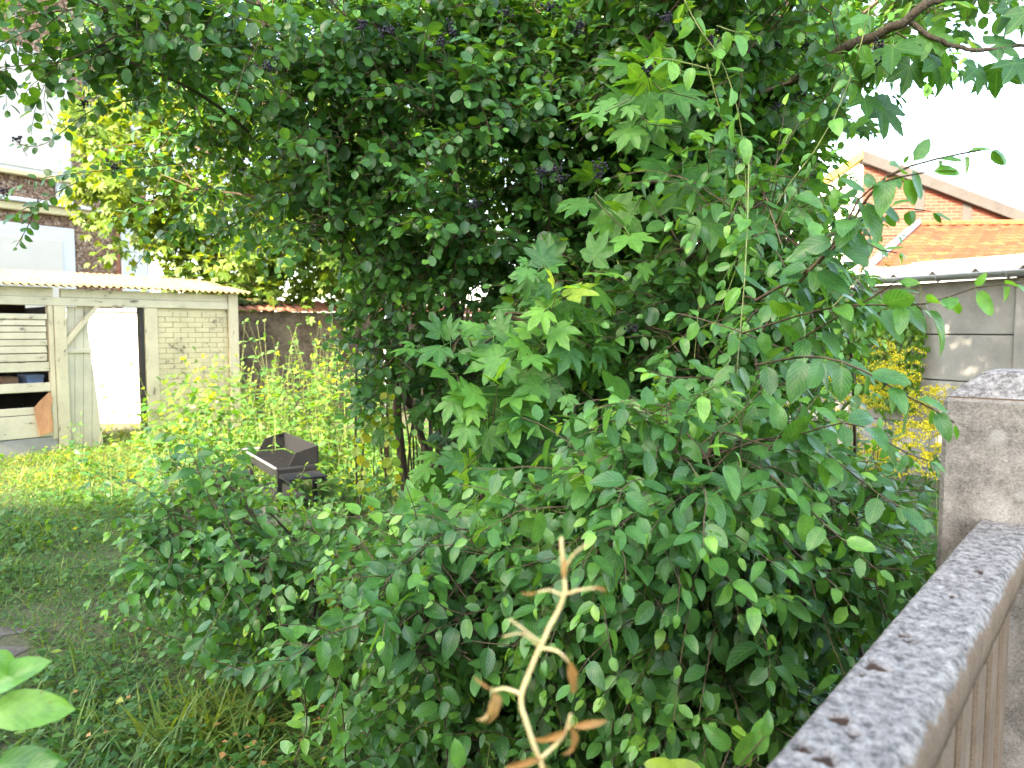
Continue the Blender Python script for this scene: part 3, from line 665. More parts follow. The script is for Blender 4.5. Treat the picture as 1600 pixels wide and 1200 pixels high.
# ------------------------------------------------------------------ foliage engine
def tpl_ovate(rows, cols, wid, arch, fold, wave, tip=.75, pet=.16, side=0.0):
    vs, uv, fs = [], [], []
    for i, v in enumerate(rows):
        w = wid * (v ** .55) * ((1 - v) ** tip) * 2.02
        for c in range(cols):
            u = -1 + 2 * c / (cols - 1)
            z = -arch * v * v + fold * abs(u) * w + wave * math.sin(v * 9 + c * 2.1) * abs(u) * .5
            vs.append((u * w + side * v * v, v * (1 - .06 * arch), z)); uv.append((u * .5 + .5, v))
    for i in range(len(rows) - 1):
        for c in range(cols - 1):
            a = i * cols + c; b = a + cols
            if i == 0: fs.append((a, b + 1, b)) if c == 0 else fs.append((a, b + 1, b))
            elif i == len(rows) - 2: fs.append((a, a + 1, b))
            else: fs += [(a, a + 1, b + 1), (a, b + 1, b)]
    if pet:
        k = len(vs); vs += [(-.012, -pet, .03), (.012, -pet, .03), (.010, .02, 0), (-.010, .02, 0)]; uv += [(.5, 0)] * 4
        fs += [(k, k + 1, k + 2), (k, k + 2, k + 3)]
    return np.array(vs), np.array(fs), np.array(uv)
def tpl_maple(hi, droop, twist):
    half = [(0, 1), (9, .80), (13, .72), (17, .72), (26, .47), (35, .66), (40, .80), (48, .93), (55, .77), (60, .70), (64, .66), (76, .46), (88, .58), (98, .70), (106, .58), (118, .50), (140, .40), (165, .30)] if hi else \
           [(0, 1), (13, .72), (26, .47), (38, .74), (48, .93), (62, .66), (76, .46), (98, .68), (120, .48), (155, .34)]
    pol = [(a, r) for a, r in half] + [(-a, r) for a, r in reversed(half[1:])]
    vs, uv = [(0, 0, 0)], [(0, 0)]
    for a, r in pol:
        x, y = r * math.sin(math.radians(a)), r * math.cos(math.radians(a))
        z = -droop * r * r * (1 + twist * math.sin(math.radians(a * 1.5))) + .07 * r * (1 - math.cos(math.radians(a) * 360 / 50)) * .5
        vs.append((x, y, z)); uv.append((x, y))
    n = len(pol); fs = [(0, 1 + (i + 1) % n, 1 + i) for i in range(n) if i != len(half) - 1]
    k = len(vs); vs += [(-.014, -.75, .10), (.014, -.75, .10), (.011, .02, .005), (-.011, .02, .005)]; uv += [(0, .02)] * 4
    fs += [(k, k + 1, k + 2), (k, k + 2, k + 3)]
    return np.array(vs), np.array(fs), np.array(uv)
def tpl_blade(n, bend):
    rows = np.linspace(0, 1, n + 1); vs, uv, fs = [], [], []
    for v in rows:
        w = .024 * (1 - v ** 2) + .002
        vs += [(-w, v * (1 - .3 * bend * v), -bend * v * v), (w, v * (1 - .3 * bend * v), -bend * v * v)]; uv += [(0, v), (1, v)]
    for i in range(n): fs += [(2 * i, 2 * i + 1, 2 * i + 3), (2 * i, 2 * i + 3, 2 * i + 2)]
    return np.array(vs), np.array(fs), np.array(uv)
HI = [0, .09, .22, .38, .55, .72, .87, 1]; LO = [0, .24, .55, .82, 1]
TPL = {
 'dog': ([tpl_ovate(LO, 3, .33, a, f, w, side=s) for a, f, w, s in ((.18, .22, .02, .04), (.34, .35, .03, -.05), (.08, .12, .03, .02), (.5, .2, .05, .0))],
         [tpl_ovate(HI, 5, .33, a, f, w, side=s) for a, f, w, s in ((.18, .22, .02, .04), (.34, .35, .03, -.05), (.08, .12, .03, .02), (.5, .2, .05, .0))]),
 'round': ([tpl_ovate(LO, 3, .41, a, f, w, tip=.58) for a, f, w in ((.15, .2, .02), (.3, .28, .03), (.05, .1, .03))],
           [tpl_ovate(HI, 5, .41, a, f, w, tip=.58) for a, f, w in ((.15, .2, .02), (.3, .28, .03), (.05, .1, .03))]),
 'maple': ([tpl_maple(False, d, t) for d, t in ((.22, .2), (.38, -.3), (.12, .4))], [tpl_maple(True, d, t) for d, t in ((.22, .2), (.38, -.3), (.12, .4))]),
 'narrow': ([tpl_ovate(LO, 3, .14, a, .2, .02, pet=0) for a in (.2, .4)], [tpl_ovate(LO, 3, .14, a, .2, .02, pet=0) for a in (.2, .4)]),
 'blade': ([tpl_blade(3, b) for b in (.25, .6, .9)], [tpl_blade(3, b) for b in (.25, .6, .9)]),
 'tiny': ([tpl_ovate([0, .45, 1], 3, .40, .2, .2, 0, tip=.6, pet=0)], [tpl_ovate([0, .45, 1], 3, .40, .2, .2, 0, tip=.6, pet=0)]),
 'curl': ([tpl_ovate(HI, 5, .16, 1.1, 1.6, .08, pet=.1)], [tpl_ovate(HI, 5, .085, .9, 1.7, .10, pet=.1), tpl_ovate(HI, 5, .11, .55, 1.5, .14, pet=.1)]),
}
def tri_mesh(name, V, T, UV, rnd, mat):
    me = bpy.data.meshes.new(name); nv, ntri = len(V), len(T)
    me.vertices.add(nv); me.vertices.foreach_set('co', V.astype(np.float32).ravel())
    me.loops.add(ntri * 3); me.loops.foreach_set('vertex_index', T.astype(np.int32).ravel())
    me.polygons.add(ntri); me.polygons.foreach_set('loop_start', np.arange(0, ntri * 3, 3, dtype=np.int32))
    me.polygons.foreach_set('loop_total', np.full(ntri, 3, np.int32))
    me.polygons.foreach_set('use_smooth', np.ones(ntri, bool))
    u = me.uv_layers.new(name='uv'); u.data.foreach_set('uv', UV[T.ravel()].astype(np.float32).ravel())
    a = me.attributes.new('rnd', 'FLOAT', 'POINT'); a.data.foreach_set('value', np.broadcast_to(rnd, (nv,)).astype(np.float32))
    me.update(calc_edges=True); me.materials.append(mat); return me
def leaf_basis(D, Nn):
    D = nrm(D); B = nrm(np.cross(D, Nn)); Nn = np.cross(B, D); return B, D, Nn
def joined(name, species, pos, D, Nn, size, rnd, mat, off):
    tp = TPL[species][0]; B, D, Nn = leaf_basis(D, Nn); Vs, Ts, Us, Rs = [], [], [], []; base = 0
    which = rng.integers(len(tp), size=len(pos))
    for k, (tv, tf, tu) in enumerate(tp):
        m = which == k
        if not m.any(): continue
        n = m.sum(); S = size[m][:, None, None]
        P = pos[m][:, None] + S * (tv[None, :, 0:1] * B[m][:, None] + tv[None, :, 1:2] * D[m][:, None] + tv[None, :, 2:3] * Nn[m][:, None])
        Vs.append(P.reshape(-1, 3)); Ts.append((tf[None] + (np.arange(n) * len(tv))[:, None, None]).reshape(-1, 3) + base)
        Us.append(np.tile(tu, (n, 1))); Rs.append(np.repeat(rnd[m], len(tv))); base += n * len(tv)
    return tri_mesh(name, np.concatenate(Vs) - off, np.concatenate(Ts), np.concatenate(Us), np.concatenate(Rs), mat)
HIMESH = {}
def himesh(species, var, rbin, matkey):
    k = (species, var, rbin, matkey)
    if k not in HIMESH:
        tv, tf, tu = TPL[species][1][var]; HIMESH[k] = tri_mesh('leaf', tv, tf, tu, (rbin + .5) / 12, M[matkey])
    return HIMESH[k]
def twig_mesh(name, shoots, mat, off, sides=3):
    """shoots: list of (pts (n,K,3), radius (n,) at base)"""
    Vs, Ts, base = [], [], 0
    for P, r in shoots:
        n, K, _ = P.shape; t = nrm(np.gradient(P, axis=1)); a = nrm(np.cross(t, np.array([.31, .2, .93]))); b = np.cross(t, a)
        rr = (r[:, None] * np.linspace(1, .5, K)[None])[..., None]
        ringv = np.stack([P + rr * (a * math.cos(2 * math.pi * k / sides) + b * math.sin(2 * math.pi * k / sides)) for k in range(sides)], 2)
        Vs.append(ringv.reshape(-1, 3))
        i, j, k = np.meshgrid(np.arange(n), np.arange(K - 1), np.arange(sides), indexing='ij'); k2 = (k + 1) % sides
        q = lambda jj, kk: base + (i * K + jj) * sides + kk
        Ts.append(np.stack([q(j, k), q(j, k2), q(j + 1, k2)], -1).reshape(-1, 3)); Ts.append(np.stack([q(j, k), q(j + 1, k2), q(j + 1, k)], -1).reshape(-1, 3))
        base += n * K * sides
    V = np.concatenate(Vs) - off; return tri_mesh(name, V, np.concatenate(Ts), np.zeros((len(V), 2)), .5, mat)
PLANTS = []
class Plant:
    def __init__(s, name, base, label, cat, group=None, single=300, twigmat='twig', leafname='leaf'):
        s.root = empty(name, tuple(base), label, cat, group); s.base = np.array(base, float); s.L = []; s.sh = []; s.single = single
        s.twigmat = twigmat; s.leafname = leafname; PLANTS.append(s); s.stems = []
    def leaves(s, species, matkey, pos, D, Nn, size, rnd):
        s.L.append((species, matkey, np.asarray(pos, float).reshape(-1, 3), np.asarray(D, float).reshape(-1, 3), np.asarray(Nn, float).reshape(-1, 3), np.asarray(size, float).ravel(), np.clip(np.asarray(rnd, float).ravel(), 0, 1)))
    def stem(s, pts, r0, r1, name='stem', mat='bark', sides=8):
        p = smooth(pts, 5); p[1:-1] += rng.normal(0, r0 * (.25 if mat == 'bark' else .06), (len(p) - 2, 3))
        MB().tube(p, np.linspace(r0, r1, len(p)), sides).build(name, M[mat], s.root, smooth=True); s.stems.append(p); return p
    def shoot(s, base, dirs, length, K, droop, species='dog', matkey='dog', size=.06, svar=.2, rnd=.4, rvar=.16, youth=.25, wob=.12, light=(0, -.35, 1), rad=.0022, hang=.25, skip=1, spread=.9):
        base = np.asarray(base, float).reshape(-1, 3); n = len(base); d = nrm(np.asarray(dirs, float).reshape(-1, 3)); ln = np.broadcast_to(length, (n,))
        P = [base]; p = base
        for k in range(K):
            d = nrm(d + np.array([0, 0, -1.0]) * (droop * (k + 1) / K / K * 4)[..., None] if isinstance(droop, np.ndarray) else d + np.array([0, 0, -droop / K]) + rng.normal(0, wob, (n, 3)))
            p = p + d * (ln / K)[:, None]; P.append(p)
        P = np.stack(P, 1); s.sh.append((P, np.full(n, rad))); s.put_leaves(P, species, matkey, size, svar, rnd, rvar, youth, light, hang, skip, spread)
    def put_leaves(s, P, species, matkey, size, svar, rnd, rvar, youth, light, hang, skip=1, spread=.9):
        n, K, _ = P.shape; t = nrm(np.gradient(P, axis=1)); side = nrm(np.cross(t, UPV + rng.normal(0, .05, t.shape))); upv = np.cross(side, t)
        prnd = (rng.normal(rnd, rvar * .8, (n,)))
        for k in range(skip, K):
            a = (k % 2) * math.pi / 2 * .8 + rng.normal(0, .4, n)
            v = side[:, k] * np.cos(a)[:, None] + upv[:, k] * np.sin(a)[:, None]
            fr = k / (K - 1)
            for sg in (-1, 1):
                if k == K - 1: D = t[:, k] * 1.2 + sg * v * .35
                else: D = t[:, k] * .45 + sg * v * spread
                D = nrm(D + np.array([0, 0, -hang]) + rng.normal(0, .22, (n, 3)))
                Nn = nrm(np.asarray(light) + .25 * upv[:, k] + rng.normal(0, .38, (n, 3)))
                sz = size * rng.normal(1, svar, n).clip(.45, 1.7) * (1 - .45 * max(0, fr - .7) / .3)
                keep = rng.random(n) > .07
                pet = .75 if species == 'maple' else .16
                pos = P[:, k] + D * (sz * pet)[:, None]
                s.leaves(species, matkey, pos[keep], D[keep], Nn[keep], sz[keep], np.minimum(prnd + rng.normal(0, rvar * .6, n) + youth * fr ** 3, .93 if matkey in ('dog', 'maple') else 1)[keep])
    def guided(s, pts, spacing, **kw):
        """pts: (px, py, depth) points of a long shoot"""
        W = np.array([at(*p) for p in pts]) if not kw.pop('world', False) else np.array(pts, float)
        C = smooth(W, 10); L = np.r_[0, np.cumsum(np.linalg.norm(np.diff(C, axis=0), axis=1))]
        k = max(3, int(L[-1] / spacing)); q = np.linspace(0, L[-1], k + 1)
        P = np.stack([np.interp(q, L, C[:, i]) for i in range(3)], -1)[None]
        s.sh.append((P, np.array([kw.pop('rad', .0034)])))
        o = dict(species='dog', matkey='dog', size=.07, svar=.15, rnd=.45, rvar=.12, youth=.3, light=(0, -.8, .8), hang=.45); o.update(kw); s.put_leaves(P, **o)
    def blob(s, c, r, nb, ns, limb=True, K=6, **kw):
        """one bough: a limb from the nearest stem, side branches, leafy shoots"""
        c = np.asarray(c, float)
        if limb and s.stems:
            A = np.concatenate(s.stems); h = np.linalg.norm(A[:, :2] - c[:2], axis=1); cost = np.abs(A[:, 2] - (c[2] - .5 * h)) + .35 * h; a = A[np.argmin(cost)]
            mid = (a + c) / 2 + np.array([0, 0, .12 * np.linalg.norm(c - a)]) + rng.normal(0, .05, 3)
            s.sh.append((smooth([a, mid, c], 6)[None], np.array([.012])))
        d = rng.normal(0, 1, (nb, 3)); d[:, 2] = d[:, 2] * .7 + .1; d = nrm(d); ln = r * rng.uniform(.6, 1.15, nb)
        e = c + d * ln[:, None] - UPV * (ln * .12)[:, None]; m = (c + e) / 2 + rng.normal(0, .04, (nb, 3)) + UPV * .03
        s.sh.append((np.stack([np.broadcast_to(c, e.shape), m, e], 1), np.full(nb, .0045)))
        f = rng.uniform(.25, 1, (nb, ns)); bs = c + (e - c)[:, None] * f[..., None] + rng.normal(0, .02, (nb, ns, 3))
        dr = nrm(d[:, None] * .7 + rng.normal(0, .65, (nb, ns, 3)) + UPV * .15)
        kw = dict(kw); ls = kw.pop('slen', (.14, .34)); s.shoot(bs.reshape(-1, 3), dr.reshape(-1, 3), rng.uniform(*ls, nb * ns), K, kw.pop('droop', .7), **kw)
def smooth(pts, n):
    P = np.asarray(pts, float)
    if len(P) < 3: return np.stack([P[0] + (P[-1] - P[0]) * t for t in np.linspace(0, 1, n + 1)])
    Q = np.vstack([2 * P[0] - P[1], P, 2 * P[-1] - P[-2]]); out = []
    for i in range(1, len(Q) - 2):
        for t in np.linspace(0, 1, n, endpoint=False):
            a, b, c, d = Q[i - 1:i + 3]
            out.append(.5 * (2 * b + (c - a) * t + (2 * a - 5 * b + 4 * c - d) * t * t + (-a + 3 * b - 3 * c + d) * t ** 3))
    out.append(P[-1]); return np.array(out)
def inside(poly, x, y):
    c = False; n = len(poly)
    for i in range(n):
        (x0, y0), (x1, y1) = poly[i], poly[(i + 1) % n]
        if (y0 > y) != (y1 > y) and x < (x1 - x0) * (y - y0) / (y1 - y0) + x0: c = not c
    return c
def scatter(poly, n, d0, d1, cand=12):
    xs, ys = [p[0] for p in poly], [p[1] for p in poly]; out = []; pix = []
    while len(out) < n:
        best, bd = None, -1
        for _ in range(cand):
            x, y = rng.uniform(min(xs), max(xs)), rng.uniform(min(ys), max(ys))
            if not inside(poly, x, y): continue
            dd = min([math.hypot(x - a, y - b) for a, b in pix], default=1e9)
            if dd > bd: bd, best = dd, (x, y)
        if best: pix.append(best); out.append(at(best[0], best[1], rng.uniform(d0, d1)))
    return out

# ------------------------------------------------------------------ the two berry-bearing dogwood trees
TA = Plant('dogwood_tree', (-.55, 4.9, 0), 'many-stemmed dogwood tree spreading over the shed, dark round leaves and berries', 'tree')
for tx, ty, td, r in ((690, 300, 4.6, .05), (610, 140, 4.3, .035), (560, 100, 4.2, .03), (720, 20, 4.5, .04), (480, 260, 4.1, .03), (650, 200, 4.8, .03), (780, 120, 4.4, .025)):
    b = TA.base + np.array([rng.uniform(-.22, .22), rng.uniform(-.15, .15), 0]); e = at(tx, ty, td); e2 = e + (e - b) * np.array([.35, .2, .45])
    TA.stem([b, b * .6 + e * .4 + np.array([-.04 * np.sign(e[0] - b[0]), 0, .15]), e, e2], r, r * .35)
for k in range(34):                                       # thicket of thin upright shoots at the foot
    b = TA.base + np.array([rng.normal(-.05, .3), rng.normal(0, .25), 0]); h = rng.uniform(1.4, 2.8)
    TA.sh.append((smooth([b, b + np.array([rng.normal(0, .07), rng.normal(0, .05), h * .5]), b + np.array([rng.normal(0, .2), rng.normal(0, .15), h])], 6)[None], np.array([rng.uniform(.005, .013)])))
RL = dict(species='round', matkey='dog', size=.052, rnd=.34, rvar=.15, youth=.28)
PA = [(40, -30), (860, -30), (840, 350), (720, 420), (620, 410), (540, 300), (400, 190), (250, 130), (120, 80)]
for c in scatter(PA, 40, 3.0, 4.6): TA.blob(c, .40, 6 if c[0] < -.30 * c[1] else 8, 7 if c[0] < -.30 * c[1] else 8, **RL)
for c in scatter([(540, 420), (760, 420), (740, 560), (640, 620), (560, 520)], 4, 3.7, 4.4): TA.blob(c, .33, 8, 7, **dict(RL, rnd=.25))
for p in (((250, 150, 3.4), (150, 170, 3.3), (70, 225, 3.2), (25, 225, 3.2)), ((300, 255, 3.5), (180, 265, 3.5), (60, 280, 3.4), (0, 310, 3.4)), ((120, 285, 3.4), (60, 315, 3.4), (10, 340, 3.4), (-20, 345, 3.4)), ((60, 310, 3.4), (45, 350, 3.4), (25, 385, 3.4)),
          ((330, 290, 3.6), (280, 340, 3.6), (240, 380, 3.5), (212, 415, 3.5)), ((200, 60, 3.2), (130, 100, 3.1), (85, 118, 3.1)), ((120, 30, 3.2), (40, 50, 3.1), (-10, 80, 3.1)), ((110, 90, 3.1), (75, 105, 3.1), (60, 95, 3.1)),
          ((500, 330, 3.6), (420, 360, 3.6), (350, 390, 3.6)), ((480, 300, 3.6), (390, 320, 3.6), (300, 350, 3.6))):
    TA.guided(p, .032, **dict(RL, rnd=.2, size=.046, hang=.3))
for c in scatter([(230, 190), (420, 230), (560, 330), (580, 400), (480, 390), (360, 320), (250, 270)], 7, 3.4, 4.4): TA.blob(c, .32, 5, 5, **RL)
for k in range(15):                                       # boughs above the picture
    c = np.array([rng.uniform(-3.4, 1.0), rng.uniform(3.0, 6.0), rng.uniform(3.6, 5.6)])
    TA.blob(c, .6, 8, 6, **dict(RL, size=.085, K=4, slen=(.25, .5)))
TB = Plant('dogwood_tree', (.55, 4.6, 0), 'dogwood tree hung with black berry clusters, its dark trunk behind maple leaves', 'tree')
for tx, ty, td, r in ((905, 420, 4.4, .065), (935, 150, 4.3, .05), (1040, 200, 4.0, .03), (860, 120, 4.5, .03), (1150, 260, 3.8, .025)):
    b = TB.base + np.array([rng.uniform(-.15, .15), rng.uniform(-.12, .12), 0]); e = at(tx, ty, td); e2 = e + (e - b) * np.array([.3, .2, .45])
    TB.stem([b, b * .6 + e * .4 + np.array([0, 0, .1]), e, e2], r, r * .4)
for k in range(22):
    b = TB.base + np.array([rng.normal(0, .3), rng.normal(0, .2), 0]); h = rng.uniform(1.2, 2.6)
    TB.sh.append((smooth([b, b + np.array([rng.normal(0, .07), rng.normal(0, .05), h * .5]), b + np.array([rng.normal(0, .25), rng.normal(0, .15), h])], 6)[None], np.array([rng.uniform(.005, .012)])))
PB = [(860, -30), (1250, -30), (1290, 50), (1220, 140), (1190, 260), (1120, 380), (960, 440), (840, 350)]
for c in scatter(PB, 34, 2.8, 4.3): TB.blob(c, .36, 9, 8, **RL)
for c in scatter([(800, 440), (1130, 430), (1140, 540), (960, 620), (800, 600)], 15, 2.8, 4.2): TB.blob(c, .31, 7, 7, **dict(RL, rnd=.30))
for k in range(14):
    c = np.array([rng.uniform(.4, 3.6), rng.uniform(3.0, 5.6), rng.uniform(3.5, 5.4)])
    TB.blob(c, .6, 8, 6, **dict(RL, size=.085, K=4, slen=(.25, .5)))
# berry clusters
bmesh_vars = []
for k in range(4):
    m_ = MB(); hub = np.array([0, 0, -.016])
    for q in range(20):
        c = np.array([rng.normal(0, .011), rng.normal(0, .011), abs(rng.normal(0, .008))]); bm = bmesh.new(); bmesh.ops.create_icosphere(bm, subdivisions=1, radius=rng.uniform(.0038, .0050))
        m_.add([np.array(v.co) + c for v in bm.verts], [tuple(v.index for v in f.verts) for f in bm.faces]); bm.free(); m_.tube([hub, (hub + c) / 2 + np.array([0, 0, -.002]), c], .0007, 3)
    m_.tube([hub + np.array([0, 0, -.05]), hub + np.array([.002, 0, -.02]), hub], .0012, 4)
    bmesh_vars.append(m_.mesh('berry_cluster', M['berry'], smooth=True))
bp = [(565, 43), (612, 50), (705, 47), (418, 105), (598, 52), (790, 20), (870, 265), (875, 280), (985, 515), (1012, 105), (1218, 72), (1260, 72), (1370, 70), (1372, 97), (1253, 145), (1214, 168), (130, 165), (180, 260), (27, 218), (5, 300), (845, 272), (935, 275), (940, 260), (690, 68), (1010, 112), (860, 10), (905, 40), (740, 320), (1040, 30), (1110, 60)]
for i, (x, y) in enumerate(bp):
    pl = TA if x < 830 else TB; d = 2.55 if x > 300 else 3.15
    if x > 1190: d = 2.9
    o = link('berry_cluster', bmesh_vars[i % 4], pl.root); o.location = at(x, y, d) - OFF[pl.root.name]; o.rotation_euler = tuple(rng.normal(0, .7, 3)); o.scale = (1.1,) * 3; tag(o, kind='stuff')

# ------------------------------------------------------------------ maple tree, with boughs over the sky at the right, and maple saplings
ML = dict(species='maple', matkey='maple', size=.10, svar=.2, rnd=.36, rvar=.15, youth=.2, hang=.35)
TM = Plant('maple_tree', (1.5, 5.6, 0), 'maple tree with large lobed leaves reaching out over the sky', 'tree')
TM.stem([TM.base, at(1010, 450, 5.4), at(1060, 150, 5.0), np.array([1.6, 4.6, 5.2])], .07, .03, 'trunk')
TM.stem([at(1060, 150, 5.0), at(1180, 155, 3.9), at(1290, 95, 3.2), at(1415, 32, 2.9), at(1500, -30, 2.8)], .03, .014, 'bough')
TM.stem([at(1415, 32, 2.9), at(1470, 65, 2.85), at(1525, 77, 2.8), at(1610, 72, 2.8)], .011, .006, 'bough')
TM.stem([at(1415, 32, 2.9), at(1440, 5, 2.9), at(1470, -40, 2.9)], .008, .005, 'bough')
MSH = dict(ML, size=.115, rnd=.42, light=(0, -.6, .7), hang=.8, svar=.15)
for p in (((1480, 68, 2.85), (1530, 78, 2.8), (1600, 72, 2.8)), ((1400, 50, 2.9), (1450, 80, 2.9), (1495, 100, 2.9)), ((1330, 70, 3.1), (1380, 60, 3.0), (1440, 30, 2.9), (1490, -20, 2.9)), ((1540, -30, 2.8), (1580, -20, 2.8), (1620, 10, 2.8)),
          ((1290, 95, 3.2), (1330, 130, 3.1), (1390, 140, 3.0)), ((1200, 140, 3.7), (1280, 170, 3.3), (1340, 190, 3.2)), ((1180, 190, 3.6), (1240, 250, 3.4), (1260, 300, 3.3)), ((1250, 60, 3.4), (1300, 20, 3.2), (1350, -20, 3.1))):
    TM.guided(p, .085, **MSH, rad=.004)
for c in scatter([(1050, 60), (1300, 40), (1290, 160), (1200, 300), (1180, 450), (1040, 430)], 16, 3.5, 4.8): TM.blob(c, .34, 5, 3, K=3, slen=(.15, .3), **ML)
for p in (((1010, 120, 2.7), (980, 160, 2.55), (945, 175, 2.5)), ((1020, 130, 2.6), (1060, 150, 2.5), (1090, 155, 2.5)), ((1000, 180, 2.6), (1030, 200, 2.5), (1070, 200, 2.5)), ((930, 310, 2.7), (970, 350, 2.6), (1000, 400, 2.55)), ((1140, 330, 2.5), (1170, 360, 2.5), (1190, 400, 2.5)), ((1060, 260, 2.7), (1010, 290, 2.7), (990, 330, 2.7))):
    p = ((p[0][0] + 15, p[0][1] - 25, p[0][2] + .9),) + p
    TM.guided(p, .115, **dict(ML, size=.11, rnd=.55, rvar=.08, hang=.3, light=(0, -.7, .9)), rad=.0035)
for k in range(20):
    TM.blob(np.array([rng.uniform(.6, 4.2), rng.uniform(4.0, 6.8), rng.uniform(4.3, 6.6)]), .7, 7, 4, K=3, slen=(.3, .5), **dict(ML, size=.13))
TS = Plant('maple_sapling', (.18, 3.2, 0), 'maple sapling in front of the dark stems, pale young leaves at its tips', 'sapling')
s1 = TS.stem([TS.base, at(815, 700, 3.05), at(840, 560, 2.9), at(868, 470, 2.8)], .011, .005)
TS.stem([TS.base + np.array([-.12, 0, 0]), at(745, 760, 3.0), at(760, 690, 2.9), at(770, 620, 2.8)], .009, .004)
for p, rn in ((((840, 560, 2.9), (858, 500, 2.8), (870, 455, 2.7)), .85), (((850, 540, 2.85), (820, 545, 2.75), (800, 560, 2.7)), .62), (((850, 580, 2.85), (868, 590, 2.75), (880, 610, 2.7)), .62), (((770, 650, 2.85), (750, 640, 2.7), (740, 650, 2.7)), .62),
              (((760, 700, 2.85), (740, 720, 2.7), (720, 740, 2.65)), .42), (((815, 690, 2.95), (845, 690, 2.8), (870, 700, 2.75)), .42), (((770, 660, 2.85), (775, 620, 2.75), (778, 600, 2.7)), .8), (((815, 740, 2.9), (850, 770, 2.7), (870, 790, 2.6)), .55), (((760, 760, 2.9), (745, 780, 2.7), (750, 790, 2.6)), .85),
              (((840, 780, 2.8), (800, 790, 2.6), (780, 800, 2.55)), .6), (((700, 780, 3.0), (680, 790, 2.9), (670, 800, 2.8)), .4), (((850, 650, 2.9), (820, 640, 2.8), (800, 660, 2.8)), .35), (((870, 520, 2.9), (900, 530, 2.8), (920, 540, 2.8)), .35)):
    TS.guided([(a, b, c - .25) for a, b, c in p], .06, **dict(ML, size=.098, rnd=rn, rvar=.06, youth=.1, light=(0, -.9, .8), hang=.3), rad=.003)
for c in scatter([(720, 560), (860, 470), (900, 620), (900, 780), (740, 800)], 5, 2.5, 2.9): TS.blob(c, .2, 4, 3, K=3, slen=(.10, .2), **dict(ML, size=.085, rnd=.45, rvar=.1, light=(0, -.8, .8)))
for c in scatter([(640, 560), (880, 520), (920, 760), (680, 790)], 9, 3.3, 4.2): TS.blob(c, .28, 5, 3, K=3, slen=(.12, .25), **dict(ML, size=.085, rnd=.28))

# ------------------------------------------------------------------ dogwood shrubs of the front thicket
DL = dict(species='dog', matkey='dog', size=.075, svar=.2, rnd=.40, rvar=.15, youth=.34, hang=.35)
def shrub(base, label, stems, poly, nb, d0, d1, kw, r=.30, b=8, ns=6, low=0):
    P = Plant('dogwood_shrub', base, label, 'shrub', single=300)
    for x, y, d in stems:
        e = at(x, y, d); bb = P.base + np.append(rng.normal(0, .12, 2), 0); bb[2] = 0
        P.stem([bb, (bb + e) / 2 + np.array([0, .1, .1]), e], .010, .005)
    for c in scatter(poly, nb, d0, d1):
        if c[2] < .12: c[2] = rng.uniform(.12, .3)
        P.blob(c, r, b, ns, K=5, **kw)
    for k in range(low):
        c = P.base + np.array([rng.normal(0, .45), rng.normal(-.1, .25), rng.uniform(.15, .5)]); P.blob(c, r, 7, 5, K=5, **dict(kw, rnd=.25))
    return P
SR = shrub((1.25, 2.7, 0), 'big dogwood shrub leaning on the fence, long arching shoots of ribbed leaves', [(1100, 620, 2.4), (1250, 640, 2.2), (1300, 780, 2.1), (1050, 800, 2.3), (1180, 560, 2.4)],
           [(1010, 760), (1100, 690), (1220, 700), (1270, 760), (1270, 840), (1220, 930), (1120, 1000), (1000, 930), (950, 830)], 26, 1.9, 2.9, dict(DL, size=.066), r=.27, low=9)
SC = shrub((.35, 2.45, 0), 'dogwood shrub with dense ribbed leaves growing behind the withered stalk', [(700, 850, 2.3), (850, 850, 2.3), (950, 950, 2.2), (800, 1000, 2.1)],
           [(650, 930), (740, 860), (860, 880), (980, 920), (1120, 1010), (1170, 1160), (1000, 1230), (680, 1230), (620, 1080)], 26, 1.95, 2.8, dict(DL, size=.060), r=.27, low=8)
SL = shrub((-1.0, 3.4, 0), 'loose dogwood shrub between grass and barbecue, small leaves on slender stems', [(330, 720, 3.3), (420, 800, 3.3), (520, 850, 3.2), (280, 860, 3.4)],
           [(290, 860), (320, 800), (380, 880), (520, 910), (590, 890), (570, 970), (460, 990), (340, 940)], 12, 2.9, 3.6, dict(DL, size=.060, rnd=.44), r=.25, b=5, ns=5, low=0)
for c in scatter([(270, 720), (330, 740), (350, 850), (560, 880), (640, 790), (690, 830), (600, 900), (320, 880)], 8, 3.2, 4.0): SL.blob(c, .24, 5, 4, K=5, **dict(DL, size=.055, rnd=.5))
SM = shrub((.75, 3.4, 0), 'dogwood shrub filling the thicket behind the bright drooping spray', [(960, 600, 3.1), (1050, 700, 3.0)],
           [(960, 620), (1030, 580), (1150, 560), (1200, 640), (1080, 740), (960, 760)], 10, 2.7, 3.7, dict(DL, size=.058, rnd=.32), r=.27, b=6, ns=6, low=4)
SB = shrub((2.2, 4.2, 0), 'dogwood shrub before the panel wall, under hanging vines', [(1150, 480, 4.0), (1230, 540, 3.9), (1100, 560, 4.0)],
           [(1100, 330), (1210, 300), (1270, 400), (1260, 540), (1120, 590), (1060, 460)], 13, 2.4, 4.0, dict(DL, size=.060, rnd=.40), r=.26, b=6, ns=5, low=4)
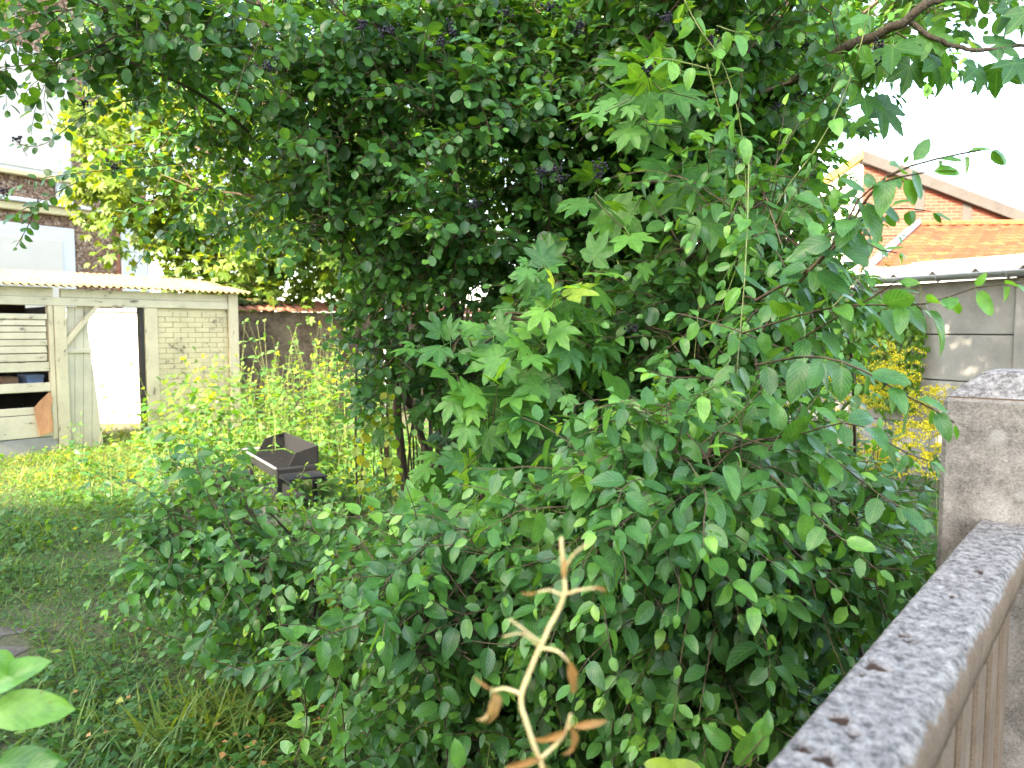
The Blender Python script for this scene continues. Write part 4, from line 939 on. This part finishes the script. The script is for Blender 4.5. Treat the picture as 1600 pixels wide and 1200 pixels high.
for p, k in ((((1180, 470, 2.0), (1290, 400, 1.75), (1370, 290, 1.62), (1425, 258, 1.58), (1530, 234, 1.55), (1545, 232, 1.55)), dict(size=.070, hang=.6, rnd=.35, rad=.0055)),
             (((1250, 440, 1.8), (1310, 370, 1.68), (1350, 300, 1.62), (1400, 278, 1.58), (1450, 268, 1.56)), dict(size=.078, hang=.55, rnd=.36, rad=.0045)),
             (((1200, 500, 2.0), (1290, 400, 1.8), (1350, 340, 1.7), (1400, 325, 1.7), (1455, 330, 1.7)), dict(size=.062, hang=.7, rnd=.35)),
             (((1190, 520, 2.0), (1280, 380, 1.85), (1330, 370, 1.8), (1375, 390, 1.75), (1402, 395, 1.75)), dict(size=.055, hang=.5, rnd=.36)),
             (((1160, 520, 1.9), (1300, 480, 1.75), (1440, 475, 1.6), (1520, 450, 1.55), (1610, 440, 1.5)), dict(size=.072, hang=.5, rnd=.45)),
             (((1180, 570, 1.8), (1260, 557, 1.6), (1330, 570, 1.5), (1410, 615, 1.45), (1460, 640, 1.45), (1492, 660, 1.45)), dict(size=.072, hang=.75, rnd=.25, rad=.004)),
             (((1200, 560, 1.9), (1300, 500, 1.8), (1370, 460, 1.75), (1400, 440, 1.7)), dict(size=.070, hang=.6, rnd=.3, rad=.004)),
             (((1150, 690, 2.0), (1240, 680, 1.8), (1330, 660, 1.7), (1400, 700, 1.65), (1450, 720, 1.6)), dict(size=.072, hang=.4, rnd=.3)),
             (((1100, 720, 2.1), (1180, 800, 1.9), (1250, 870, 1.8), (1310, 920, 1.7), (1340, 970, 1.7)), dict(size=.066, hang=.3, rnd=.55, youth=.35)),
             (((1120, 700, 2.0), (1200, 740, 1.8), (1290, 820, 1.7), (1370, 890, 1.65)), dict(size=.068, hang=.3, rnd=.42, youth=.35)),
             (((1180, 640, 2.0), (1280, 700, 1.8), (1370, 770, 1.7), (1440, 810, 1.65)), dict(size=.072, hang=.4, rnd=.28)),
             (((1110, 645, 2.1), (1060, 652, 2.0), (1010, 645, 1.95), (965, 640, 1.9), (935, 655, 1.9)), dict(size=.064, hang=.75, rnd=.78, youth=.15)),
             (((1150, 600, 2.1), (1100, 590, 2.0), (1050, 590, 1.95), (1015, 580, 1.9)), dict(size=.062, hang=.6, rnd=.66)),
             (((1080, 750, 2.1), (1090, 780, 1.95), (1080, 770, 1.9), (1110, 790, 1.85)), dict(size=.05, hang=.3, rnd=.86, youth=.05)),
             (((930, 760, 2.2), (990, 790, 2.1), (1030, 820, 2.0), (1060, 850, 1.95)), dict(size=.062, hang=.4, rnd=.7)),
             (((1260, 560, 2.0), (1160, 520, 1.9), (1100, 500, 1.9), (1060, 490, 1.9)), dict(size=.062, hang=.5, rnd=.4)),
             (((1130, 1050, 2.0), (1150, 1100, 1.8), (1165, 1170, 1.7)), dict(size=.07, hang=.3, rnd=.6))):
    SR.guided(p, .048 if k['size'] > .06 else .04, **k)
for p, k in ((((720, 800, 2.3), (660, 860, 2.1), (610, 900, 2.0), (580, 945, 1.95), (570, 960, 1.95)), dict(size=.075, hang=.5, rnd=.40, youth=.5)),
             (((760, 830, 2.3), (700, 830, 2.1), (630, 880, 2.0), (590, 930, 1.95)), dict(size=.08, hang=.4, rnd=.28, youth=.3)),
             (((800, 900, 2.2), (760, 950, 2.0), (720, 960, 1.95), (680, 940, 1.9)), dict(size=.052, hang=.3, rnd=.68)),
             (((1000, 870, 2.2), (960, 920, 2.0), (900, 980, 1.95), (880, 1000, 1.9)), dict(size=.062, hang=.35, rnd=.6)),
             (((880, 960, 2.1), (950, 1000, 2.0), (1010, 1030, 1.9), (1050, 1060, 1.9)), dict(size=.072, hang=.35, rnd=.58)),
             (((480, 1130, 2.4), (470, 1050, 2.3), (440, 980, 2.3), (430, 930, 2.3)), dict(size=.052, hang=.1, rnd=.78, youth=.1)),
             (((540, 1190, 2.3), (535, 1110, 2.2), (520, 1040, 2.2), (525, 1020, 2.2)), dict(size=.065, hang=.15, rnd=.68)),
             (((600, 1200, 2.2), (650, 1140, 2.1), (700, 1120, 2.0)), dict(size=.062, hang=.2, rnd=.62)), (((560, 1180, 2.3), (590, 1120, 2.2), (640, 1080, 2.1)), dict(size=.06, hang=.2, rnd=.62)), (((700, 1200, 2.1), (690, 1100, 2.0), (650, 1020, 2.0)), dict(size=.06, hang=.25, rnd=.55)),
             (((460, 1190, 2.4), (480, 1130, 2.3), (470, 1090, 2.3)), dict(size=.06, hang=.15, rnd=.7)), (((640, 820, 2.6), (600, 800, 2.5), (560, 810, 2.4), (520, 800, 2.4)), dict(size=.07, hang=.35, rnd=.66)), (((700, 800, 2.5), (650, 790, 2.4), (620, 820, 2.3)), dict(size=.072, hang=.35, rnd=.66))):
    SC.guided(p, .05, **k)
for p, k in ((((450, 960, 3.0), (380, 870, 2.9), (320, 760, 2.9), (290, 690, 2.9), (240, 670, 2.9)), dict(size=.075, hang=.4, rnd=.36)), (((440, 950, 3.0), (370, 850, 2.9), (345, 770, 2.9), (330, 730, 2.9)), dict(size=.07, hang=.3, rnd=.55)),
             (((330, 1050, 3.1), (280, 960, 3.1), (240, 930, 3.1), (215, 970, 3.1)), dict(size=.055, hang=.4, rnd=.3)), (((380, 1010, 3.0), (300, 1000, 2.9), (250, 990, 2.9), (210, 965, 2.9), (185, 975, 2.9)), dict(size=.055, hang=.3, rnd=.4, youth=.5)),
             (((560, 900, 2.8), (500, 840, 2.8), (470, 790, 2.8)), dict(size=.06, hang=.3, rnd=.45)), (((420, 1060, 2.9), (360, 1040, 2.8), (290, 1020, 2.8), (240, 1010, 2.8)), dict(size=.06, hang=.3, rnd=.22))):
    SL.guided(p, .05, **k)

# ------------------------------------------------------------------ hanging vines with pale yellowing leaves
VL = dict(species='round', matkey='vine', svar=.2, rvar=.12, youth=0, rad=.0016, light=(0, -1, .35), hang=.5)
for lab, pts, sz, rn in (('thin vine with yellow leaves climbing among the shrub stems near the barbecue', ((590, 640, 3.6), (560, 690, 3.5), (568, 740, 3.5), (575, 800, 3.5)), .045, .85),
                     ('second thin vine with pale leaves beside the metal post', ((605, 600, 3.6), (608, 680, 3.5), (615, 730, 3.5), (620, 790, 3.5)), .045, .8),
                     ('small vine of bright yellow leaves hanging in the gap of loose shrub', ((512, 850, 2.9), (517, 900, 2.8), (525, 960, 2.8), (532, 1010, 2.8)), .032, .97),
                     ('lime green vine hanging straight behind the withered stalk tip', ((838, 790, 2.1), (842, 850, 1.95), (845, 920, 1.9), (850, 1000, 1.9), (862, 1090, 1.9)), .042, .72),
                     ('yellow leaved vine in the dark middle of the ribbed shrub', ((1010, 830, 2.0), (1012, 900, 1.9), (1030, 960, 1.85), (1040, 1030, 1.85)), .032, .88)):
    v = Plant('climbing_vine', at(*pts[-1]), lab, 'vine', twigmat='greentwig'); v.guided(pts, .04, **dict(VL, size=sz, rnd=rn))
HV = Plant('hanging_vine', at(1160, 700, 2.5), 'long pale vine hanging in front of the trees, stems trailing to the shrubs', 'vine', twigmat='greentwig')
for pts, sp in ((((1060, -20, 2.5), (1090, 40, 2.4), (1125, 90, 2.35), (1150, 160, 2.3), (1163, 240, 2.3), (1166, 330, 2.3)), .07), (((1365, -20, 2.4), (1345, 70, 2.3), (1310, 170, 2.3), (1270, 240, 2.3), (1210, 320, 2.3), (1180, 400, 2.3)), .11), (((1300, 480, 2.3), (1350, 420, 2.3), (1325, 350, 2.3), (1300, 330, 2.3)), .1),
                (((1105, 100, 2.5), (1140, 260, 2.5), (1100, 420, 2.5), (1085, 560, 2.5)), .1), (((1150, 250, 2.4), (1160, 380, 2.4), (1120, 500, 2.4)), .09), (((1115, 110, 2.4), (1060, 95, 2.35), (1020, 90, 2.3)), .06), (((1120, 40, 2.4), (1150, 50, 2.3), (1180, 55, 2.3)), .06), (((1170, 250, 2.3), (1166, 400, 2.1), (1150, 600, 1.95), (1142, 760, 1.95), (1138, 840, 1.95)), .2)):
    HV.guided(pts, sp, **dict(VL, species='dog', matkey='dog', size=.062, rnd=.66, rad=.0026, light=(0, -.6, 1)))

# ------------------------------------------------------------------ creeper on the garage, goldenrod
CR = Plant('virginia_creeper', GF.p(gs(1400), .05, 0), 'bright green creeper hanging down the concrete garage wall under the gutter', 'creeper', twigmat='greentwig')
cp, cd, cn = [], [], []
poly = [(1290, 480), (1350, 460), (1440, 470), (1455, 530), (1440, 640), (1380, 640), (1330, 590), (1285, 560)]
while len(cp) < 2200:
    x, y = rng.uniform(1285, 1456), rng.uniform(455, 645)
    if inside(poly, x, y):
        s, z = GF.px(x, y); cp.append(GF.p(s, rng.uniform(.03, .22), z)); cd.append(np.array([rng.normal(0, .5), rng.normal(0, .5), -1])); cn.append(GF.n + rng.normal(0, .35, 3) + UPV * .3)
CR.leaves('dog', 'vine', cp, cd, cn, rng.uniform(.05, .085, len(cp)), rng.normal(.62, .15, len(cp)))
for k in range(26):
    s = gs(rng.uniform(1300, 1445)); CR.sh.append((smooth([GF.p(s, .1, zg), GF.p(s + rng.normal(0, .08), .06, zg - .5), GF.p(s + rng.normal(0, .12), .05, zg - rng.uniform(.7, 1.5))], 5)[None], np.array([.003])))
labs = ['tall goldenrod in yellow flower against the concrete wall', 'goldenrod plume glowing beside the stone post', 'goldenrod bending under its flowers behind the arching shoot', 'goldenrod with upright plumes below the creeper', 'goldenrod half hidden by the big shrub', 'pale feathery goldenrod not yet in full flower']
for i, (x, y, d) in enumerate(((1330, 605, 4.6), (1440, 650, 4.0), (1395, 690, 3.6), (1415, 605, 4.6), (1300, 625, 4.4), (1370, 640, 4.2))):
    top = at(x, y, d); b = np.array([top[0] + rng.normal(0, .06), top[1] + .05, 0])
    P = Plant('goldenrod', b, labs[i], 'flower', 'goldenrod by the garage wall', single=40, twigmat='greentwig')
    for q in range(3):
        tp_ = top + rng.normal(0, .09, 3); bq2 = b + np.append(rng.normal(0, .08, 2), 0)
        C = smooth([bq2, (bq2 + tp_) / 2 + rng.normal(0, .03, 3), tp_ - UPV * .12], 10); P.sh.append((C[None], np.array([.0045])))
        k = rng.uniform(.15, .95, 70); idx = (k * (len(C) - 1)).astype(int); P.leaves('narrow', 'weed', C[idx], nrm(np.c_[rng.normal(0, 1, (70, 2)), rng.normal(.1, .3, 70)]), np.tile([0, 0, 1.], (70, 1)) + rng.normal(0, .3, (70, 3)), rng.uniform(.07, .12, 70), rng.normal(.3, .15, 70))
        if i == 5: continue
        for a in range(17):
            an = rng.uniform(0, 6.28); h = rng.uniform(-.16, .1); ln = .12 + .14 * (0.1 - h)
            d0 = np.array([math.cos(an), math.sin(an), .5]); p0 = tp_ + UPV * h; pl = smooth([p0, p0 + d0 * ln * .6, p0 + d0 * ln * np.array([1.15, 1.15, .25])], 5); P.sh.append((pl[None], np.array([.0015])))
            m = 60; f = rng.uniform(.1, 1, m) * (len(pl) - 1); i0 = f.astype(int).clip(0, len(pl) - 2); pos = pl[i0] + (pl[i0 + 1] - pl[i0]) * (f - i0)[:, None] + rng.normal(0, .006, (m, 3)) + UPV * .006
            P.leaves('tiny', 'flower', pos, rng.normal(0, 1, (m, 3)) + UPV, rng.normal(0, 1, (m, 3)), rng.uniform(.008, .014, m), rng.uniform(0, 1, m))

# ------------------------------------------------------------------ weeds and young growth by the shed and the old wall
def upright(name, label, base, h, n, sz, matkey='weed', species='round', rnd=.5, lean=.12, group=None, K=9, cat='weed', spread=.2):
    P = Plant(name, base, label, cat, group, single=60, twigmat='greentwig')
    b = np.array(base) + np.c_[rng.normal(0, spread, (n, 2)), np.zeros(n)]
    P.shoot(b, np.c_[rng.normal(0, lean, (n, 2)), np.ones(n)], h * rng.uniform(.65, 1.05, n), K, .05, species, matkey, sz, .25, rnd, .15, .2, .05, (0, -.2, 1), .004, .25)
    return P
def gp(x, Y): return np.array([(x - 800) / F * Y, Y, 0.0])
WG = 'weeds between shed, old wall and barbecue'
upright('bramble_bush', 'yellow-green bush growing against the painted brick of the shed', gp(320, 10.4), 1.35, 30, .125, 'vine', 'dog', .62, .35, None, cat='bush', spread=.32)
upright('bramble_bush', 'low golden bush at the foot of the shed doorpost', gp(250, 10.3), .5, 20, .09, 'vine', 'dog', .70, .35, None, cat='bush', spread=.3)
wl_ = [(388, 10.6, .95, 'leafy weed before the old stained wall, next to the shed corner'), (425, 9.9, 1.1, 'weed with one round leaf standing out against the old stained wall'), (470, 9.4, 1.35, 'tall weed before the old wall, stem topped with small leaves'), (490, 8.6, 1.45, 'tallest weed before the stained wall with paired leaves'), (520, 9.2, 1.2, 'weed with pale leaves behind the barbecue shield'),
       (550, 8.4, 1.3, 'weed with slender stems left of the metal post'), (575, 8.8, 1.25, 'weed crowding the metal post'), (360, 8.6, .5, 'low weed beside the barbecue handle'), (450, 8.6, .7, 'bushy weed right behind the barbecue'), (535, 7.6, .7, 'weed growing over the barbecue shelf'), (590, 7.2, .8, 'weed at the foot of the metal post'), (640, 8.2, 1.2, 'weed between metal post and tree stems'), (560, 6.6, .55, 'low weed in front of the barbecue shelf')]
for x, Y, h, lab in wl_:
    upright('nettle', lab, gp(x, Y), h * (1.28 if Y > 8 else 1.0), 20, .085, 'weed', 'dog', rng.uniform(.35, .65), .14, WG, spread=.28, K=9)
for x, Y, h, lab in ((255, 7.2, .85, 'leafy sucker between doorway and barbecue, round pale leaves'), (305, 7.6, 1.0, 'taller sucker in front of the bush at the painted brick'), (345, 7.0, .8, 'sucker with spreading leaves at the barbecue handle'), (375, 6.0, .45, 'low sucker hiding the barbecue leg'), (480, 6.0, .4, 'low sucker before the barbecue shelf end'), (300, 5.4, .5, 'dark sucker in the grass short of the barbecue')):
    upright('sucker', lab, gp(x, Y), h, 13, .075, 'dog', 'dog', rng.uniform(.45, .72), .2, 'suckers between grass and barbecue', spread=.24, K=7)
for x, Y, h, lab in ((120, 8.2, .75, 'thin weed in front of the shed planks, leaves in flat pairs'), (185, 8.0, .8, 'dark thin weed silhouetted against the bright doorway'), (160, 7.0, .5, 'small weed in the shaded grass before the doorway'), (215, 6.4, .6, 'broad leaved weed at the edge of the shaded grass')):
    upright('nettle', lab, gp(x, Y), h, 4, .075, 'dog', 'dog', .35, .1, 'weeds in the grass', spread=.14, K=7)
for x, Y, h, lab in ((1330, 5.4, .8, 'dark undergrowth weed beneath the goldenrod'), (1400, 4.6, .7, 'undergrowth weed between stone post and goldenrod'), (1430, 3.6, .5, 'low weed at the foot of the stone post'), (1380, 3.4, .45, 'weed in the shady gap beside the fence'), (1300, 4.4, .7, 'weed behind the arching shoots, in shade')):
    upright('nettle', lab, gp(x, Y), h, 16, .06, 'dog', 'dog', .3, .15, 'weeds by the fence', spread=.3)
bs_ = upright('bedstraw', 'feathery green bedstraw beside the withered stalk', at(775, 1130, 2.2) * np.array([1, 1, 0]), .55, 5, .03, 'weed', 'narrow', .3, .08, None, K=16, spread=.07)

# ------------------------------------------------------------------ background trees in the sun
FL = dict(species='maple', matkey='far', size=.15, svar=.25, rnd=.55, rvar=.2, youth=.2, hang=.3)
def fartree(base, label, poly, n, d0, d1, kw, r=.9, trunk=None, b=7, ns=5):
    P = Plant('maple_tree', base, label, 'tree', single=120)
    top = np.array(trunk if trunk is not None else P.base + np.array([0, 0, 5.0])); P.stem([P.base, (P.base + top) / 2 + rng.normal(0, .1, 3), top], .16, .06, 'trunk')
    for c in scatter(poly, n, d0, d1): P.blob(c, r, b, ns, K=4, slen=(.4, .8), **kw)
    return P
T1 = fartree((-5.2, 15.6, 0), 'sunlit yellow-green maple behind the shed roof', [(140, 200), (230, 120), (420, 90), (470, 330), (420, 420), (300, 410), (280, 330), (190, 350), (150, 360), (135, 270)], 22, 13.2, 15.5, FL, .75)
for c in scatter([(250, 330), (560, 300), (560, 440), (270, 425)], 16, 13.4, 15.5): T1.blob(c, .7, 7, 5, K=4, slen=(.4, .8), **dict(FL, rnd=.45))
T2 = fartree((-2.2, 17.5, 0), 'sunlit maple rising beyond the old wall', [(460, 60), (760, 60), (760, 440), (480, 430)], 22, 15.5, 18, dict(FL, rnd=.5), 1.0)
T3 = fartree((2.6, 18.5, 0), 'sunlit maple beyond the panel wall, seen through leaf gaps', [(780, 60), (1120, 20), (1140, 300), (1120, 470), (780, 470)], 22, 16, 19, dict(FL, rnd=.5), 1.1)

# ------------------------------------------------------------------ foreground: withered stalk, blurred leaves
WS = Plant('withered_stalk', (.01, .66, 0), 'withered tan stalk with curled dry leaves right before the thicket', 'stalk', twigmat='drystem')
Dp = .62
def wp(*pts): return [at(x, y, Dp + dz) for x, y, dz in pts]
WS.stem([(.01, .66, 0), (.02, .66, .6), (.03, .65, 1.0), at(858, 1290, .64)] + wp((848, 1205, .01), (826, 1140, 0), (814, 1090, 0), (836, 1030, 0), (856, 985, 0), (881, 932, 0), (880, 890, 0), (877, 840, 0)), .0027, .0014, 'stalk', 'drystem', 8)
for pts, r in ((((879, 895, 0), (895, 868, -.01), (915, 851, -.02)), .0016), (((879, 930, 0), (858, 922, 0), (838, 926, 0)), .0016), (((881, 930, 0), (905, 922, -.01), (930, 919, -.02)), .0018), (((846, 1005, 0), (820, 985, -.01), (796, 967, -.01)), .0018), (((842, 1010, 0), (815, 990, 0), (786, 995, 0)), .0013), (((845, 1012, 0), (872, 1018, -.01), (888, 1035, -.01)), .002), (((815, 1085, 0), (790, 1076, 0), (768, 1080, 0)), .0026), (((840, 1190, 0), (880, 1150, -.01), (892, 1115, -.01)), .0022)):
    WS.stem(wp(*pts), r * .75, r * .4, 'side_twig', 'drystem', 6)
dl = [((888, 1032), (.25, 0, -1), .05, .25), ((768, 1080), (.05, 0, -1), .06, .8), ((772, 1082), (.4, 0, -1), .045, .7), ((766, 1078), (-.6, 0, .5), .02, .05), ((890, 1135), (.35, 0, -1), .055, .35), ((885, 1140), (-.8, 0, -.5), .05, .3), ((895, 1135), (.8, 0, .1), .04, .25), ((925, 918), (1, 0, -.1), .018, .3), ((838, 926), (-1, 0, -.2), .018, .3), ((845, 1185), (-.9, 0, -.3), .05, .2), ((850, 1195), (.3, 0, -.9), .05, .3), ((880, 870), (.1, 0, -1), .03, .7)]
WS.leaves('curl', 'dry', [at(x, y, Dp - .012) for (x, y), *_ in dl], [d for _, d, *_ in dl], [np.array([.2, -1, .3]) + rng.normal(0, .2, 3) for _ in dl], [s * .82 for *_, s, _ in dl], [r for *_, r in dl])
LC = Plant('young_dogwood', (-.95, 1.15, 0), 'young dogwood with a few big blurred bright leaves beside the path', 'sapling')
LC.stem([(-.95, 1.15, 0), (-.93, 1.12, .5), (-.86, 1.05, .95), (-.80, 1.0, 1.22)], .008, .003)
ll = [((-10, 1110), (1, 0, .0), .125, .84), ((-15, 1075), (.9, 0, .55), .10, .8), ((-10, 1020), (.6, .2, -.6), .06, .7), ((-5, 1195), (1, 0, .0), .11, .62), ((10, 1215), (.9, 0, .35), .10, .6)]
LC.leaves('dog', 'dog', [at(x, y, .98) for (x, y), *_ in ll], [d for _, d, *_ in ll], [np.array([0, -.7, .7]) + rng.normal(0, .15, 3) for _ in ll], [s * .78 for *_, s, _ in ll], [r for *_, r in ll])
for (x, y), *_ in ll: LC.sh.append((smooth([(-.82, 1.02, 1.1), at(x, y, .98)], 3)[None], np.array([.002])))
RC = Plant('young_dogwood', (.22, 1.25, 0), 'young dogwood with bright leaves rising under the fence rail', 'sapling')
RC.stem([(.22, 1.25, 0), (.25, 1.22, .5), at(1120, 1240, 1.2)], .007, .003)
rl = [((1150, 1195), (.5, .1, .8), .065, .74), ((1185, 1180), (.1, .2, 1), .06, .7), ((1140, 1170), (-.6, 0, .6), .055, .66), ((1100, 1215), (-.8, 0, .3), .07, .92), ((720, 1200), (-.2, 0, .9), .05, .72), ((1060, 1205), (-1, 0, .2), .06, .97), ((1195, 1150), (.2, 0, .9), .04, .7)]
RC.leaves('dog', 'dog', [at(x, y, 1.2) for (x, y), *_ in rl], [d for _, d, *_ in rl], [np.array([0, -.8, .6]) + rng.normal(0, .2, 3) for _ in rl], [s for *_, s, _ in rl], [r for *_, r in rl])
for (x, y), *_ in rl: RC.sh.append((smooth([at(1110, 1250, 1.2), at(x, y, 1.2)], 3)[None], np.array([.002])))

# ------------------------------------------------------------------ turn plants into objects: the leaves that show largest singly, the rest as one mass
grid = {}
for P in PLANTS:
    for L in P.L:
        x, y, d = project(L[2] + L[3] * (L[5] * .5)[:, None]); ok = (x > -30) & (x < 1630) & (y > -30) & (y < 1230) & (d > .1)
        for cx, cy, dd in zip((x[ok] // 14).astype(int), (y[ok] // 14).astype(int), d[ok]):
            k = (cx, cy)
            if dd < grid.get(k, 1e9): grid[k] = dd
for P in PLANTS:
    cand = []
    for li, L in enumerate(P.L):
        if L[1] == 'flower': continue
        x, y, d = project(L[2] + L[3] * (L[5] * .5)[:, None]); ok = np.where((x > -30) & (x < 1630) & (y > -30) & (y < 1230) & (d > .1))[0]
        for i in ok:
            pxs = L[5][i] * F / d[i]
            if pxs >= 10 and d[i] <= grid[(int(x[i] // 14), int(y[i] // 14))] + .03: cand.append((pxs, li, i))
    cand.sort(reverse=True); pick = cand[:P.single]; taken = {}
    for _, li, i in pick: taken.setdefault(li, set()).add(i)
    off = OFF[P.root.name]; rest = {}
    for li, L in enumerate(P.L):
        sp, mk, pos, D, Nn, sz, rn = L; B, D2, N2 = leaf_basis(D, Nn); ts = taken.get(li, ())
        for i in ts:
            o = link('leaf', himesh(sp, int(rng.integers(len(TPL[sp][1]))), min(11, int(rn[i] * 12)), mk), P.root)
            m = Matrix.Identity(4)
            for r_ in range(3): m[r_][0], m[r_][1], m[r_][2], m[r_][3] = B[i][r_] * sz[i], D2[i][r_] * sz[i], N2[i][r_] * sz[i], pos[i][r_] - off[r_]
            o.matrix_basis = m
        keep = np.ones(len(pos), bool)
        if ts: keep[list(ts)] = False
        if keep.any(): rest.setdefault((sp, mk), []).append((pos[keep], D[keep], Nn[keep], sz[keep], rn[keep]))
    for (sp, mk), ar in rest.items():
        A = [np.concatenate([a[k] for a in ar]) for k in range(5)]
        tag(link('florets' if mk == 'flower' else 'foliage', joined('foliage', sp, *A, M[mk], off), P.root), kind='stuff')
    if P.sh: tag(link('twigs', twig_mesh('twigs', P.sh, M[P.twigmat], off), P.root), kind='stuff')

# ------------------------------------------------------------------ grass, low ground cover, leaf litter
def cover(name, species, mk, n, xr, yr, size, rnd, label, up, dens=None, cat='grass'):
    p = np.c_[rng.uniform(*xr, n), rng.uniform(*yr, n) , np.zeros(n)]
    x, y, d = project(p); near = rng.random(n) < np.clip(5.0 / d, .18, 1)
    kf = near & (x > -200) & (x < 1750)
    if dens is not None: kf &= dens(p, x, y)
    p = p[kf]; n = len(p); pat = .5 + .5 * np.sin(p[:, 0] * 2.3 + 1.7 * np.sin(p[:, 1] * 1.9)) * np.cos(p[:, 1] * 2.9 + p[:, 0])
    D = nrm(np.c_[rng.normal(0, 1, (n, 2)), rng.uniform(*up, n)]); Nn = nrm(np.c_[-D[:, :2] * .8, np.full(n, .9)]) if species == 'blade' else nrm(np.c_[rng.normal(0, .35, (n, 2)), np.ones(n)])
    sz = rng.uniform(*size, n) * (.55 + .7 * pat)
    if species != 'blade': p[:, 2] = rng.uniform(.01, .12, n) * (.4 + .8 * pat)
    o = link(name, joined(name, species, p, D, Nn, sz, np.clip(rng.normal(rnd, .2, n) + .32 * ((p[:, 1] > 7.4) & (p[:, 0] < -2.5)), 0, 1), M[mk], np.zeros(3))); tag(o, label, cat, kind='stuff')  # yellow shift past the shadow edge puts the sunlit band into the colour
pathpoly = [(p[0], p[1]) for p in pth]
def nopath(p, x, y): return np.array([not inside(pathpoly, a, b) for a, b in p[:, :2]])
def shade(p, x, y): return nopath(p, x, y) & ((p[:, 0] > -1.2) | (rng.random(len(p)) < .06))
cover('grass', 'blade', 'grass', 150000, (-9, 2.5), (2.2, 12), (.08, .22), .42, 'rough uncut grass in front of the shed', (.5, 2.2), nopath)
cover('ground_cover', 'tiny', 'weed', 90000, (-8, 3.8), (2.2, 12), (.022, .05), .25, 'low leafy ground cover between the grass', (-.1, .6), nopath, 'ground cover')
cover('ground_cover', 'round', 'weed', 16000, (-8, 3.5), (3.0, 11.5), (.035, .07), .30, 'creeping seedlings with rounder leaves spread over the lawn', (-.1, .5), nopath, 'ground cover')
cover('leaf_litter', 'tiny', 'dry', 6000, (-4, 4), (2.2, 6), (.015, .035), .1, 'dry fallen leaves on the soil under the shrubs', (-.2, .2), shade, 'leaf litter')
tf = ground(330, 1150); nn = 420
pb = np.c_[rng.normal(tf[0], .13, nn), rng.normal(tf[1], .09, nn), np.zeros(nn)]
Dt = nrm(np.c_[rng.normal(0, .5, (nn, 2)), rng.uniform(.6, 1.4, nn)])
tag(link('grass_tuft', joined('grass_tuft', 'blade', pb, Dt, nrm(np.c_[-Dt[:, :2], np.full(nn, .5)]), rng.uniform(.12, .3, nn), rng.uniform(.6, .9, nn), M['grass'], np.zeros(3))), 'bright tall grass tuft on the worn soil', 'grass', kind='stuff')
